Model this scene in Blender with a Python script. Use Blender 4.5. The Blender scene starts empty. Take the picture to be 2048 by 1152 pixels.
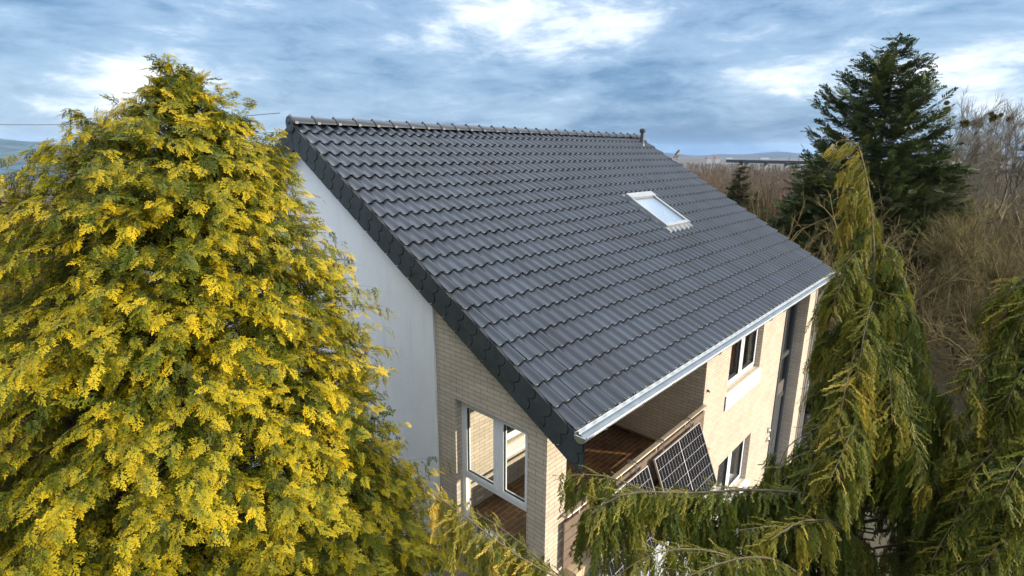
import bpy, math, random
import numpy as np
from mathutils import Matrix, Vector

random.seed(7)
rng = np.random.default_rng(11)
PI = math.pi
R = math.radians
sc = bpy.context.scene
COL = sc.collection

# ------------------------------------------------------------------ camera
FPX = 1084.72                      # focal length in pixels of a 2048 px wide frame
YAW, PITCH, ROLL = 0.832, 0.247, 0.006
CAM = np.array([-4.422, -3.056, 2.902])


def cam_axes():
    cy, sy, cp, sp = math.cos(YAW), math.sin(YAW), math.cos(PITCH), math.sin(PITCH)
    f = np.array([sy * cp, cy * cp, -sp])
    r = np.array([cy, -sy, 0.0])
    u = np.cross(r, f)
    c, s = math.cos(ROLL), math.sin(ROLL)
    return c * r + s * u, -s * r + c * u, f


CR, CU, CF = cam_axes()
cd = bpy.data.cameras.new('camera')
cam = bpy.data.objects.new('camera', cd)
COL.objects.link(cam)
M = Matrix.Identity(4)
for i in range(3):
    M[i][0], M[i][1], M[i][2], M[i][3] = CR[i], CU[i], -CF[i], CAM[i]
cam.matrix_world = M
cd.sensor_width = 36.0
cd.lens = FPX / 2048 * 36.0
cd.clip_start = 0.05
cd.clip_end = 20000
sc.camera = cam


def at(px, py, depth):
    """world point seen at a pixel of the photograph, at a depth along the view"""
    return CAM + depth * (CF + CR * (px - 1024) / FPX - CU * (py - 576) / FPX)


def ray(px, py):
    return CF + CR * (px - 1024) / FPX - CU * (py - 576) / FPX


# ------------------------------------------------------------------ render, world, sun
sc.render.engine = 'CYCLES'
sc.cycles.use_denoising = True
sc.cycles.max_bounces = 7
sc.cycles.diffuse_bounces = 3
sc.cycles.glossy_bounces = 4
sc.cycles.transparent_max_bounces = 12
sc.cycles.caustics_reflective = False
sc.cycles.caustics_refractive = False
sc.cycles.sample_clamp_indirect = 6
vs = sc.view_settings
vs.view_transform = 'Standard'
vs.look = 'None'
vs.gamma = 1
vs.exposure = 0.82
vs.use_curve_mapping = False

SUN_AZ, SUN_EL = R(33), R(15)      # azimuth from -Y towards +X
SUN = np.array([math.sin(SUN_AZ) * math.cos(SUN_EL), -math.cos(SUN_AZ) * math.cos(SUN_EL), math.sin(SUN_EL)])
sl = bpy.data.lights.new('sun', 'SUN')
sl.energy = 4.3
sl.angle = R(0.6)
sl.color = (1.0, 0.87, 0.68)
so = bpy.data.objects.new('sun', sl)
COL.objects.link(so)
so.rotation_euler = Vector(SUN).to_track_quat('Z', 'Y').to_euler()

world = bpy.data.worlds.new("World")
sc.world = world
world.use_nodes = True
WN, WL = world.node_tree.nodes, world.node_tree.links
WN.clear()


def wn(t, **k):
    n = WN.new(t)
    for a, b in k.items():
        setattr(n, a, b)
    return n


def wmath(op, a, b=None, clamp=False):
    n = wn('ShaderNodeMath', operation=op, use_clamp=clamp)
    for i, v in enumerate((a, b)):
        if v is None:
            continue
        if isinstance(v, (int, float)):
            n.inputs[i].default_value = v
        else:
            WL.new(v, n.inputs[i])
    return n.outputs[0]


def wmix(fac, a, b):
    n = wn('ShaderNodeMix', data_type='RGBA')
    if isinstance(fac, (int, float)):
        n.inputs[0].default_value = fac
    else:
        WL.new(fac, n.inputs[0])
    for i, v in ((6, a), (7, b)):
        if isinstance(v, tuple):
            n.inputs[i].default_value = (*v, 1)
        else:
            WL.new(v, n.inputs[i])
    return n.outputs[2]


def wramp(x, lo, hi):
    n = wn('ShaderNodeMapRange', interpolation_type='SMOOTHSTEP')
    WL.new(x, n.inputs[0])
    n.inputs[1].default_value = lo
    n.inputs[2].default_value = hi
    return n.outputs[0]


sky = wn('ShaderNodeTexSky', sky_type='NISHITA', sun_disc=False)
sky.sun_elevation = SUN_EL
sky.sun_rotation = PI - SUN_AZ
sky.air_density = 1.2
sky.dust_density = 0.4
sky.ozone_density = 2.0
tc = wn('ShaderNodeTexCoord')
DIR = tc.outputs['Generated']
mp = wn('ShaderNodeMapping')
mp.inputs['Scale'].default_value = (1, 1, 3.4)
mp.inputs['Location'].default_value = (0.37, 0.11, 0.0)
WL.new(DIR, mp.inputs['Vector'])


def wnoise(scale, detail, rough, dist, off=0.0):
    n = wn('ShaderNodeTexNoise')
    n.noise_dimensions = '4D'
    n.inputs['W'].default_value = off
    n.inputs['Scale'].default_value = scale
    n.inputs['Detail'].default_value = detail
    n.inputs['Roughness'].default_value = rough
    n.inputs['Distortion'].default_value = dist
    WL.new(mp.outputs[0], n.inputs['Vector'])
    return n.outputs[0]


def blob(px, py, rad, amp):
    """a soft patch of cloud round a fixed compass direction"""
    d = ray(px, py)
    d = d / np.linalg.norm(d) * np.array([1, 1, 2.6])
    sc_ = wn('ShaderNodeVectorMath', operation='MULTIPLY')
    WL.new(DIR, sc_.inputs[0])
    sc_.inputs[1].default_value = (1, 1, 2.6)
    n = wn('ShaderNodeVectorMath', operation='DISTANCE')
    WL.new(sc_.outputs[0], n.inputs[0])
    n.inputs[1].default_value = tuple(d)
    x = wmath('DIVIDE', n.outputs['Value'], rad)
    x = wmath('MULTIPLY', x, x)
    x = wmath('POWER', 2.718, wmath('MULTIPLY', x, -1.0))
    return wmath('MULTIPLY', x, amp)


n1 = wnoise(2.8, 8, 0.54, 0.25, 1.3)
n2 = wnoise(9.0, 9, 0.64, 0.4, 4.2)
cl = wmath('ADD', wmath('MULTIPLY', n1, 0.66), wmath('MULTIPLY', n2, 0.46))
for b in ((1120, 40, .26, .085), (1990, 140, .11, .16), (200, 235, .26, .13), (1540, 175, .12, .10), (520, 20, .2, .05),
          (950, 205, .26, -.13), (1450, 275, .24, -.15), (1780, 30, .2, -.07), (150, 60, .25, -.05), (40, 320, .12, -.14),
          (700, 120, .2, -.04), (1350, 190, .2, -.06)):
    cl = wmath('ADD', cl, blob(*b))
# cl: low = thick blue grey, high = bright white
WB = 7.7
c_dark = tuple(WB * v for v in (.052, .140, .285))
c_mid = tuple(WB * v for v in (.225, .335, .49))
c_white = tuple(WB * v for v in (.86, .90, .97))
t1 = wramp(cl, .36, .57)
t2 = wramp(cl, .54, .76)
cc = wmix(t2, wmix(t1, c_dark, c_mid), c_white)
sep = wn('ShaderNodeSeparateXYZ')
WL.new(DIR, sep.inputs[0])
zen = wramp(sep.outputs['Z'], .32, .75)      # unseen cloud overhead, brightened for fill light and the roof window's reflection
cc = wmix(wmath('MULTIPLY', zen, .9), cc, tuple(WB * v for v in (1.75, 1.86, 2.0)))
cc = wmix(0.88, sky.outputs[0], cc)
bg = wn('ShaderNodeBackground')
bg.inputs['Strength'].default_value = 0.122
WL.new(cc, bg.inputs['Color'])
wo = wn('ShaderNodeOutputWorld')
WL.new(bg.outputs[0], wo.inputs['Surface'])


# ------------------------------------------------------------------ materials
def new_mat(name):
    m = bpy.data.materials.new(name)
    m.use_nodes = True
    nt = m.node_tree
    b = nt.nodes['Principled BSDF']
    return m, nt, b


def nd(nt, t, **k):
    n = nt.nodes.new(t)
    for a, b in k.items():
        setattr(n, a, b)
    return n


def plain(name, col, rough=0.5, metal=0.0, var=0.12, scale=6.0, bump=0.0, bscale=60.0, spec=0.5, coat=0.0):
    m, nt, b = new_mat(name)
    t = nd(nt, 'ShaderNodeTexCoord')
    no = nd(nt, 'ShaderNodeTexNoise')
    no.inputs['Scale'].default_value = scale
    no.inputs['Detail'].default_value = 6
    nt.links.new(t.outputs['Object'], no.inputs['Vector'])
    cr = nd(nt, 'ShaderNodeValToRGB')
    cr.color_ramp.elements[0].position = .3
    cr.color_ramp.elements[1].position = .7
    cr.color_ramp.elements[0].color = (*[c * (1 - var) for c in col], 1)
    cr.color_ramp.elements[1].color = (*[min(1, c * (1 + var)) for c in col], 1)
    nt.links.new(no.outputs[0], cr.inputs[0])
    nt.links.new(cr.outputs[0], b.inputs['Base Color'])
    b.inputs['Roughness'].default_value = rough
    b.inputs['Metallic'].default_value = metal
    b.inputs['Specular IOR Level'].default_value = spec
    b.inputs['Coat Weight'].default_value = coat
    if bump:
        n2_ = nd(nt, 'ShaderNodeTexNoise')
        n2_.inputs['Scale'].default_value = bscale
        n2_.inputs['Detail'].default_value = 4
        nt.links.new(t.outputs['Object'], n2_.inputs['Vector'])
        bp = nd(nt, 'ShaderNodeBump')
        bp.inputs['Strength'].default_value = bump
        bp.inputs['Distance'].default_value = 0.02
        nt.links.new(n2_.outputs[0], bp.inputs['Height'])
        nt.links.new(bp.outputs[0], b.inputs['Normal'])
    return m


def brickmat(name, c1, c2, mortar, bw, bh, ms=0.006, rough=0.7, var=.25, bump=.5, msmooth=.1):
    m, nt, b = new_mat(name)
    uv = nd(nt, 'ShaderNodeUVMap')
    uv.uv_map = 'uv'
    br = nd(nt, 'ShaderNodeTexBrick')
    br.inputs['Scale'].default_value = 1.0
    br.inputs['Brick Width'].default_value = bw
    br.inputs['Row Height'].default_value = bh
    br.inputs['Mortar Size'].default_value = ms
    br.inputs['Mortar Smooth'].default_value = msmooth
    br.inputs['Color1'].default_value = (*c1, 1)
    br.inputs['Color2'].default_value = (*c2, 1)
    br.inputs['Mortar'].default_value = (*mortar, 1)
    nt.links.new(uv.outputs[0], br.inputs['Vector'])
    no = nd(nt, 'ShaderNodeTexNoise')
    no.inputs['Scale'].default_value = 2.2
    no.inputs['Detail'].default_value = 8
    nt.links.new(uv.outputs[0], no.inputs['Vector'])
    mr = nd(nt, 'ShaderNodeMapRange')
    mr.inputs[1].default_value = .3
    mr.inputs[2].default_value = .7
    mr.inputs[3].default_value = 1 - var
    mr.inputs[4].default_value = 1 + var * .4
    nt.links.new(no.outputs[0], mr.inputs[0])
    mx = nd(nt, 'ShaderNodeVectorMath', operation='SCALE')
    nt.links.new(br.outputs[0], mx.inputs[0])
    nt.links.new(mr.outputs[0], mx.inputs['Scale'])
    nt.links.new(mx.outputs[0], b.inputs['Base Color'])
    b.inputs['Roughness'].default_value = rough
    bp = nd(nt, 'ShaderNodeBump', invert=True)
    bp.inputs['Strength'].default_value = bump
    bp.inputs['Distance'].default_value = 0.006
    nt.links.new(br.outputs['Fac'], bp.inputs['Height'])
    nt.links.new(bp.outputs[0], b.inputs['Normal'])
    return m


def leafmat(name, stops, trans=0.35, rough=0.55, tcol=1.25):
    """foliage whose pigment runs from old green growth to fresh tips along the 'tint' attribute"""
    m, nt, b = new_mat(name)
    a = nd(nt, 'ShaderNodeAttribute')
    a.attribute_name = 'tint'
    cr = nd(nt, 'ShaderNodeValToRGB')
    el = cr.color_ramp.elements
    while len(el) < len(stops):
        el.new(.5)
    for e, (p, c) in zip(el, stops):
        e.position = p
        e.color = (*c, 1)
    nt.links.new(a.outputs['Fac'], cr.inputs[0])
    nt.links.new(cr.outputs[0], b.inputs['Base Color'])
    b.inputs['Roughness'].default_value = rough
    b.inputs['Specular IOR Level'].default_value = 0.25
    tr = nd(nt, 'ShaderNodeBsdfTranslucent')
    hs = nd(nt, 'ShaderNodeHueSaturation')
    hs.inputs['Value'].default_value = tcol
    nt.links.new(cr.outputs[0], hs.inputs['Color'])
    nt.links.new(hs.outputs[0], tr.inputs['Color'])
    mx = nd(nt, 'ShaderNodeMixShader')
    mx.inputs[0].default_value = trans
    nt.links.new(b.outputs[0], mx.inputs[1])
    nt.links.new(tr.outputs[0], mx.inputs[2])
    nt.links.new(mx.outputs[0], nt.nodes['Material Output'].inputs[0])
    return m


def glassmat(name, tint=(.95, .97, .97), refl=.04, rough=0.01):
    m, nt, b = new_mat(name)
    nt.nodes.remove(b)
    tr = nd(nt, 'ShaderNodeBsdfTransparent')
    tr.inputs[0].default_value = (*tint, 1)
    gl = nd(nt, 'ShaderNodeBsdfGlossy')
    gl.inputs['Roughness'].default_value = rough
    gl.inputs[0].default_value = (1, 1, 1, 1)
    lwf = nd(nt, 'ShaderNodeLayerWeight')
    lwf.inputs[0].default_value = .5
    lw = nd(nt, 'ShaderNodeMath', operation='POWER')
    lw.inputs[1].default_value = 4.5
    nt.links.new(lwf.outputs['Facing'], lw.inputs[0])
    ad = nd(nt, 'ShaderNodeMath', operation='MULTIPLY_ADD', use_clamp=True)
    ad.inputs[1].default_value = .75
    ad.inputs[2].default_value = refl
    nt.links.new(lw.outputs[0], ad.inputs[0])
    mx = nd(nt, 'ShaderNodeMixShader')
    nt.links.new(ad.outputs[0], mx.inputs[0])
    nt.links.new(tr.outputs[0], mx.inputs[1])
    nt.links.new(gl.outputs[0], mx.inputs[2])
    nt.links.new(mx.outputs[0], nt.nodes['Material Output'].inputs[0])
    return m


MT = {}
MT['tile'] = plain('glazed_anthracite_tile', (.029, .037, .050), .34, var=.22, scale=1.1, spec=.42, bump=.05, bscale=30)
_m, _nt = MT['tile'], MT['tile'].node_tree      # tone differs a little from tile to tile
_a = nd(_nt, 'ShaderNodeAttribute')
_a.attribute_name = 'tint'
_r = nd(_nt, 'ShaderNodeMapRange')
_r.inputs[3].default_value, _r.inputs[4].default_value = .72, 1.30
_nt.links.new(_a.outputs['Fac'], _r.inputs[0])
_s = nd(_nt, 'ShaderNodeVectorMath', operation='SCALE')
_b = _nt.nodes['Principled BSDF']
_nt.links.new(_b.inputs['Base Color'].links[0].from_socket, _s.inputs[0])
_nt.links.new(_r.outputs[0], _s.inputs['Scale'])
_nt.links.new(_s.outputs[0], _b.inputs['Base Color'])
_r2 = nd(_nt, 'ShaderNodeMapRange')
_r2.inputs[3].default_value, _r2.inputs[4].default_value = .28, .42
_nt.links.new(_a.outputs['Fac'], _r2.inputs[0])
_nt.links.new(_r2.outputs[0], _b.inputs['Roughness'])
MT['slate'] = plain('slate_shingle', (.036, .044, .047), .6, var=.25, scale=9, bump=.25, bscale=45)
MT['underlay'] = plain('dark_underlay', (.012, .012, .013), .8)
MT['render'] = plain('white_render', (.84, .85, .86), .85, var=.03, scale=2.0, bump=.35, bscale=55)
_nt = MT['render'].node_tree
_t = nd(_nt, 'ShaderNodeTexCoord')
_mp = nd(_nt, 'ShaderNodeMapping')
_mp.inputs['Scale'].default_value = (1, 3.2, .28)
_nt.links.new(_t.outputs['Object'], _mp.inputs[0])
_n = nd(_nt, 'ShaderNodeTexNoise')
_n.inputs['Scale'].default_value = 2.0
_n.inputs['Detail'].default_value = 7
_n.inputs['Roughness'].default_value = .62
_nt.links.new(_mp.outputs[0], _n.inputs['Vector'])
_r = nd(_nt, 'ShaderNodeMapRange')
_r.inputs[1].default_value, _r.inputs[2].default_value = .52, .80
_r.inputs[3].default_value, _r.inputs[4].default_value = 1.0, .90
_nt.links.new(_n.outputs[0], _r.inputs[0])
_s = nd(_nt, 'ShaderNodeVectorMath', operation='SCALE')
_b = _nt.nodes['Principled BSDF']
_nt.links.new(_b.inputs['Base Color'].links[0].from_socket, _s.inputs[0])
_nt.links.new(_r.outputs[0], _s.inputs['Scale'])
_nt.links.new(_s.outputs[0], _b.inputs['Base Color'])
MT['gasket'] = plain('black_rubber', (.015, .015, .015), .6)
MT['brick'] = brickmat('cream_clinker', (.58, .495, .39), (.49, .42, .33), (.25, .21, .17), .24, .066, .0045, var=.12)
MT['coping'] = brickmat('coping_blocks', (.55, .42, .26), (.50, .37, .22), (.25, .2, .15), .36, .2, .006, var=.15)
MT['floor'] = brickmat('brown_floor_tile', (.155, .072, .028), (.085, .04, .018), (.30, .21, .13), .30, .10, .007, rough=.38, var=.5, bump=.2)
MT['white'] = plain('white_window_plastic', (.80, .81, .82), .3, var=.02)
MT['zinc'] = plain('zinc_sheet', (.52, .56, .58), .34, metal=.85, var=.12, scale=5)
MT['zincin'] = plain('gutter_zinc', (.46, .49, .50), .45, metal=.5, var=.12, scale=5)
MT['anth'] = plain('anthracite_frame', (.055, .06, .065), .4, var=.1)
MT['anth2'] = plain('grey_panel', (.13, .115, .11), .4, var=.1)
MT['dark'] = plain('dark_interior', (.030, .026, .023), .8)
MT['redcur'] = plain('red_curtain', (.20, .035, .03), .8, var=.4, scale=14)
MT['soffit'] = plain('soffit_board', (.55, .50, .42), .7)
MT['board'] = plain('grey_brown_board', (.165, .118, .086), .6, var=.16, scale=7, bump=.2, bscale=50)
MT['rail'] = plain('beige_aluminium', (.38, .315, .235), .4, metal=.3)
MT['steel'] = plain('brushed_steel', (.6, .6, .6), .3, metal=1.0)
MT['canopy'] = plain('white_canopy', (.62, .63, .65), .5, var=.04)
MT['glass'] = glassmat('window_glass')
MT['glassd'] = glassmat('facade_glass', (.8, .85, .85), .10)
MT['skyglass'] = glassmat('roof_window_glass', (.85, .9, .92), .45, .02)
MT['sky_backing'] = plain('white_sky_backing', (.85, .86, .88), .7, var=.02)  # white that stands in for sky reflected in the roof window
MT['bark'] = plain('brown_bark', (.085, .055, .035), .85, var=.4, scale=12, bump=.5, bscale=40)
MT['palebark'] = plain('pale_weathered_bark', (.085, .060, .034), .8, var=.35, scale=14, bump=.4, bscale=40)
MT['twig'] = plain('grey_brown_twig', (.165, .142, .10), .85, var=.3, scale=3)
MT['mosstwig'] = plain('mossy_twig', (.15, .115, .034), .85, var=.4, scale=2)
MT['redtwig'] = plain('red_twig', (.21, .095, .075), .85, var=.3, scale=2)
MT['mistle'] = plain('mistletoe_leaf', (.20, .16, .05), .8, var=.3, scale=4)
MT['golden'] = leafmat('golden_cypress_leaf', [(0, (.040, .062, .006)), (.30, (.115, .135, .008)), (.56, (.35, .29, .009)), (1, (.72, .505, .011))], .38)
MT['olive'] = leafmat('olive_cypress_leaf', [(0, (.05, .05, .012)), (.5, (.17, .14, .03)), (1, (.40, .29, .06))], .3)
MT['weep'] = leafmat('weeping_cypress_leaf', [(0, (.045, .062, .010)), (.35, (.105, .125, .017)), (.7, (.26, .225, .030)), (1, (.58, .40, .07))], .36)
MT['fir'] = leafmat('fir_needles', [(0, (.024, .038, .010)), (.5, (.052, .072, .018)), (1, (.14, .14, .034))], .15)
MT['smallfir'] = leafmat('brown_green_needles', [(0, (.025, .030, .010)), (1, (.10, .085, .03))], .15)
MT['bluefir'] = leafmat('blue_green_needles', [(0, (.012, .03, .03)), (1, (.04, .08, .08))], .15)


# ------------------------------------------------------------------ objects
ORIGIN = {}


def empty(name, loc, label=None, cat=None, group=None, kind=None):
    o = bpy.data.objects.new(name, None)
    o.empty_display_size = .2
    COL.objects.link(o)
    o.location = tuple(loc)
    ORIGIN[o.name] = np.array(loc, float)
    tag(o, label, cat, group, kind)
    return o


def tag(o, label=None, cat=None, group=None, kind=None):
    for k, v in (('label', label), ('category', cat), ('group', group), ('kind', kind)):
        if v:
            o[k] = v
    return o


def link_mesh(name, me, mats, parent, origin):
    o = bpy.data.objects.new(name, me)
    COL.objects.link(o)
    for m in (mats if isinstance(mats, (list, tuple)) else [mats]):
        me.materials.append(m)
    if parent is not None:
        o.parent = parent
        if parent.type == 'EMPTY':
            pass
    else:
        o.location = tuple(origin)
    ORIGIN[o.name] = np.array(origin, float)
    return o


class MB:
    """collects shapes in world coordinates; build() links them as one mesh object"""

    def __init__(s):
        s.v, s.f, s.m = [], [], []

    def face(s, pts, m=0):
        i = len(s.v)
        s.v += [tuple(p) for p in pts]
        s.f.append(tuple(range(i, i + len(pts))))
        s.m.append(m)

    def hexa(s, p, m=0):
        """8 corners: 0-3 bottom ring, 4-7 top ring"""
        i = len(s.v)
        s.v += [tuple(q) for q in p]
        for f in ((3, 2, 1, 0), (4, 5, 6, 7), (0, 1, 5, 4), (1, 2, 6, 5), (2, 3, 7, 6), (3, 0, 4, 7)):
            s.f.append(tuple(i + k for k in f))
            s.m.append(m)

    def box(s, x0, x1, y0, y1, z0, z1, m=0):
        s.hexa([(x0, y0, z0), (x1, y0, z0), (x1, y1, z0), (x0, y1, z0), (x0, y0, z1), (x1, y0, z1), (x1, y1, z1), (x0, y1, z1)], m)

    def obox(s, O, u, v, n, ur, vr, nr, m=0):
        O, u, v, n = (np.array(q, float) for q in (O, u, v, n))
        P = lambda a, b, c: O + u * a + v * b + n * c
        q = [P(ur[0], vr[0], nr[0]), P(ur[1], vr[0], nr[0]), P(ur[1], vr[1], nr[0]), P(ur[0], vr[1], nr[0]),
             P(ur[0], vr[0], nr[1]), P(ur[1], vr[0], nr[1]), P(ur[1], vr[1], nr[1]), P(ur[0], vr[1], nr[1])]
        if np.dot(np.cross(u, v), n) < 0:
            q = [q[0], q[3], q[2], q[1], q[4], q[7], q[6], q[5]]
        s.hexa(q, m)

    def tube(s, pts, r, n=8, caps=True, m=0):
        pts = [np.array(p, float) for p in pts]
        rs = r if isinstance(r, (list, tuple)) else [r] * len(pts)
        i0 = len(s.v)
        for k, p in enumerate(pts):
            t = pts[min(k + 1, len(pts) - 1)] - pts[max(k - 1, 0)]
            t = t / (np.linalg.norm(t) + 1e-9)
            a = np.cross(t, (0, 0, 1) if abs(t[2]) < .9 else (1, 0, 0))
            a /= np.linalg.norm(a)
            b = np.cross(t, a)
            for j in range(n):
                w = 2 * PI * j / n
                s.v.append(tuple(p + rs[k] * (math.cos(w) * a + math.sin(w) * b)))
        for k in range(len(pts) - 1):
            for j in range(n):
                s.f.append((i0 + k * n + j, i0 + k * n + (j + 1) % n, i0 + (k + 1) * n + (j + 1) % n, i0 + (k + 1) * n + j))
                s.m.append(m)
        if caps:
            s.f.append(tuple(i0 + j for j in reversed(range(n))))
            s.f.append(tuple(i0 + (len(pts) - 1) * n + j for j in range(n)))
            s.m += [m, m]

    def build(s, name, mats, parent=None, smooth=False, origin=None):
        org = ORIGIN[parent.name] if parent is not None else np.array(origin if origin is not None else (0, 0, 0), float)
        V = np.array(s.v, float)
        me = bpy.data.meshes.new(name)
        me.from_pydata((V - org).tolist(), [], s.f)
        me.polygons.foreach_set('material_index', s.m)
        uv = me.uv_layers.new(name='uv')
        data = np.zeros((len(me.loops), 2), np.float32)
        for p in me.polygons:
            n = p.normal
            for li, vi in zip(p.loop_indices, p.vertices):
                w = V[vi]
                if abs(n.z) > .7:
                    data[li] = (w[0], w[1])
                elif abs(n.x) > abs(n.y):
                    data[li] = (w[1], w[2])
                else:
                    data[li] = (w[0], w[2])
        uv.data.foreach_set('uv', data.ravel())
        if smooth:
            me.polygons.foreach_set('use_smooth', [True] * len(me.polygons))
            me.set_sharp_from_angle(angle=R(40))
        me.update()
        return link_mesh(name, me, mats, parent, org)


def np_mesh(name, V, F, mat, parent=None, origin=None, tint=None, smooth=False):
    """V (n,3) world coordinates, F (m,k) faces of one size"""
    org = ORIGIN[parent.name] if parent is not None else np.array(origin if origin is not None else (0, 0, 0), float)
    me = bpy.data.meshes.new(name)
    k = F.shape[1]
    me.vertices.add(len(V))
    me.vertices.foreach_set('co', (V - org).astype(np.float32).ravel())
    me.loops.add(F.size)
    me.loops.foreach_set('vertex_index', F.astype(np.int32).ravel())
    me.polygons.add(len(F))
    me.polygons.foreach_set('loop_start', np.arange(0, F.size, k, dtype=np.int32))
    if smooth:
        me.polygons.foreach_set('use_smooth', np.ones(len(F), bool))
    if tint is not None:
        a = me.attributes.new('tint', 'FLOAT', 'POINT')
        a.data.foreach_set('value', np.clip(tint, 0, 1).astype(np.float32))
    me.update(calc_edges=True)
    return link_mesh(name, me, mat, parent, org)


def seg_mesh(segs, sides=4):
    """frustums from an (n,8) array: p0, p1, r0, r1"""
    S = np.array(segs, float)
    p0, p1, r0, r1 = S[:, 0:3], S[:, 3:6], S[:, 6], S[:, 7]
    t = p1 - p0
    t /= np.linalg.norm(t, axis=1, keepdims=True) + 1e-9
    ref = np.where(np.abs(t[:, 2:3]) < .9, np.array([[0, 0, 1.0]]), np.array([[1.0, 0, 0]]))
    a = np.cross(t, ref)
    a /= np.linalg.norm(a, axis=1, keepdims=True) + 1e-9
    b = np.cross(t, a)
    V = np.zeros((len(S), 2 * sides, 3))
    for j in range(sides):
        w = 2 * PI * j / sides
        d = math.cos(w) * a + math.sin(w) * b
        V[:, j] = p0 + d * r0[:, None]
        V[:, sides + j] = p1 + d * r1[:, None]
    f = np.array([[j, (j + 1) % sides, sides + (j + 1) % sides, sides + j] for j in range(sides)])
    F = (np.arange(len(S))[:, None, None] * 2 * sides + f[None]).reshape(-1, 4)
    return V.reshape(-1, 3), F


def norm(v):
    v = np.asarray(v, float)
    return v / (np.linalg.norm(v, axis=-1, keepdims=True) + 1e-9)


# ================================================================== THE HOUSE
ROOF_A = 0.5237
ROW, NROW, PITCHX, NCOL = 0.34, 20, 0.2131, 53
LEN = NCOL * PITCHX                # 11.29
CA, SA = math.cos(ROOF_A), math.sin(ROOF_A)
RIDGE_S = 6.80
GROUND = -5.5
FLOOR = -2.8
XG, YF, XE, YB, XWALL = 0.18, 0.55, 4.85, 2.65, 11.08
US = np.array([0, CA, SA])         # up the slope
NS = np.array([0, -SA, CA])        # out of the slope


def rp(x, s, h=0.0):
    return np.array([x, 0, 0]) + US * s + NS * h


house = empty('detached_house', (5.5, 5.9, GROUND),
              'two-storey house with a dark glazed tile roof, white rendered gable and cream brick front', 'house')

# ---- tiled roof: every tile is its own curved shell in one roof mesh
NU, PROF = 13, []
for j in range(NU):
    u = j / (NU - 1)
    # flat pan on the left, a rounded roll on the right
    d = (u - .66) / .315
    h = .055 * (math.cos(PI * d) + 1) / 2 if abs(d) < 1 else 0.0
    if u < .33:
        h += -.004 * math.sin(PI * u / .33)
    if u < .07:
        h += .010 * (1 - u / .07)
    PROF.append((u, h))
PROF = np.array(PROF)
# along the tile from its head (s high) to its nose: (s, h)
NOSE = np.array([(ROW + .05, -.048), (ROW * .66, -.030), (ROW * .33, -.014), (.012, -.0015), (.004, -.003), (0, -.008), (.0, -.018), (.012, -.022)])
NV = len(NOSE)
TV, TF, TT = [], [], []
base_f = []
for a in range(NV - 1):
    for j in range(NU - 1):
        base_f.append((a * NU + j, a * NU + j + 1, (a + 1) * NU + j + 1, (a + 1) * NU + j))
base_f = np.array(base_f)[:, ::-1]
SKY = (6.36, 7.46, 2.66, 3.86)      # skylight: x0, x1, s0, s1
cnt = 0
for r_ in range(NROW):
    for c in range(NCOL):
        x0 = c * PITCHX
        if SKY[0] - .02 < x0 + PITCHX / 2 < SKY[1] + .02 and SKY[2] + .02 < r_ * ROW + .1 and r_ * ROW + ROW < SKY[3] + .12:
            continue
        jx, js, jh = rng.normal(0, .0015), rng.normal(0, .002), rng.normal(0, .0012)
        tw = rng.normal(0, .003)
        U = np.repeat(PROF[None, :, :], NV, 0)
        Sx = NOSE[:, None, :]
        x = x0 + U[..., 0] * (PITCHX + .004) + jx
        s = np.broadcast_to(Sx[..., 0], x.shape) + r_ * ROW + js + tw * (U[..., 0] - .5)
        h = U[..., 1] - .047 + Sx[..., 1] + jh + (U[..., 0] - .5) * tw * .6
        if r_ == NROW - 1:
            s = np.minimum(s, RIDGE_S + .0)
        P = x[..., None] * np.array([1, 0, 0]) + s[..., None] * US + h[..., None] * NS
        TV.append(P.reshape(-1, 3))
        TF.append(base_f + cnt)
        TT.append(np.full(NU * NV, np.clip(rng.normal(.5, .2), 0, 1)))
        cnt += NU * NV
roof = np_mesh('roof', np.concatenate(TV), np.concatenate(TF), MT['tile'], house, smooth=True, tint=np.concatenate(TT))

# roof body under the tiles (both slopes), so that no light falls through
b = MB()
yr, zr = RIDGE_S * CA, RIDGE_S * SA
for sgn in (1, -1):
    def q(x, s, h):
        p = rp(x, s, h)
        return p if sgn == 1 else np.array([p[0], 2 * yr - p[1], p[2]])
    ps = [q(.03, .05, -.24), q(LEN - .03, .05, -.24), q(LEN - .03, RIDGE_S, -.24), q(.03, RIDGE_S, -.24),
          q(.03, .05, -.095), q(LEN - .03, .05, -.095), q(LEN - .03, RIDGE_S - .04, -.095), q(.03, RIDGE_S - .04, -.095)]
    if sgn == -1:
        ps = [ps[k] for k in (1, 0, 3, 2, 5, 4, 7, 6)]
    b.hexa(ps)
b.build('roof_underlay', MT['underlay'], house)
b = MB()
def qb(x, s, h):
    p = rp(x, s, h)
    return (p[0], 2 * yr - p[1], p[2])
NB = 20
for k in range(NB):               # plain courses of the hidden rear slope
    b.hexa([qb(LEN, k * ROW, -.09), qb(0, k * ROW, -.09), qb(0, k * ROW + ROW - .003, -.09), qb(LEN, k * ROW + ROW - .003, -.09),
            qb(LEN, k * ROW, -.01), qb(0, k * ROW, -.01), qb(0, k * ROW + ROW - .003, -.045), qb(LEN, k * ROW + ROW - .003, -.045)])
b.build('rear_roof_slope', MT['tile'], house)

# soffit under the eaves and verges
b = MB()
b.hexa([rp(.05, -.02, -.265), rp(LEN - .05, -.02, -.265), rp(LEN - .05, RIDGE_S - .2, -.265), rp(.05, RIDGE_S - .2, -.265),
        rp(.05, -.02, -.243), rp(LEN - .05, -.02, -.243), rp(LEN - .05, RIDGE_S - .2, -.243), rp(.05, RIDGE_S - .2, -.243)])
b.build('soffit', MT['soffit'], house)

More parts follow.
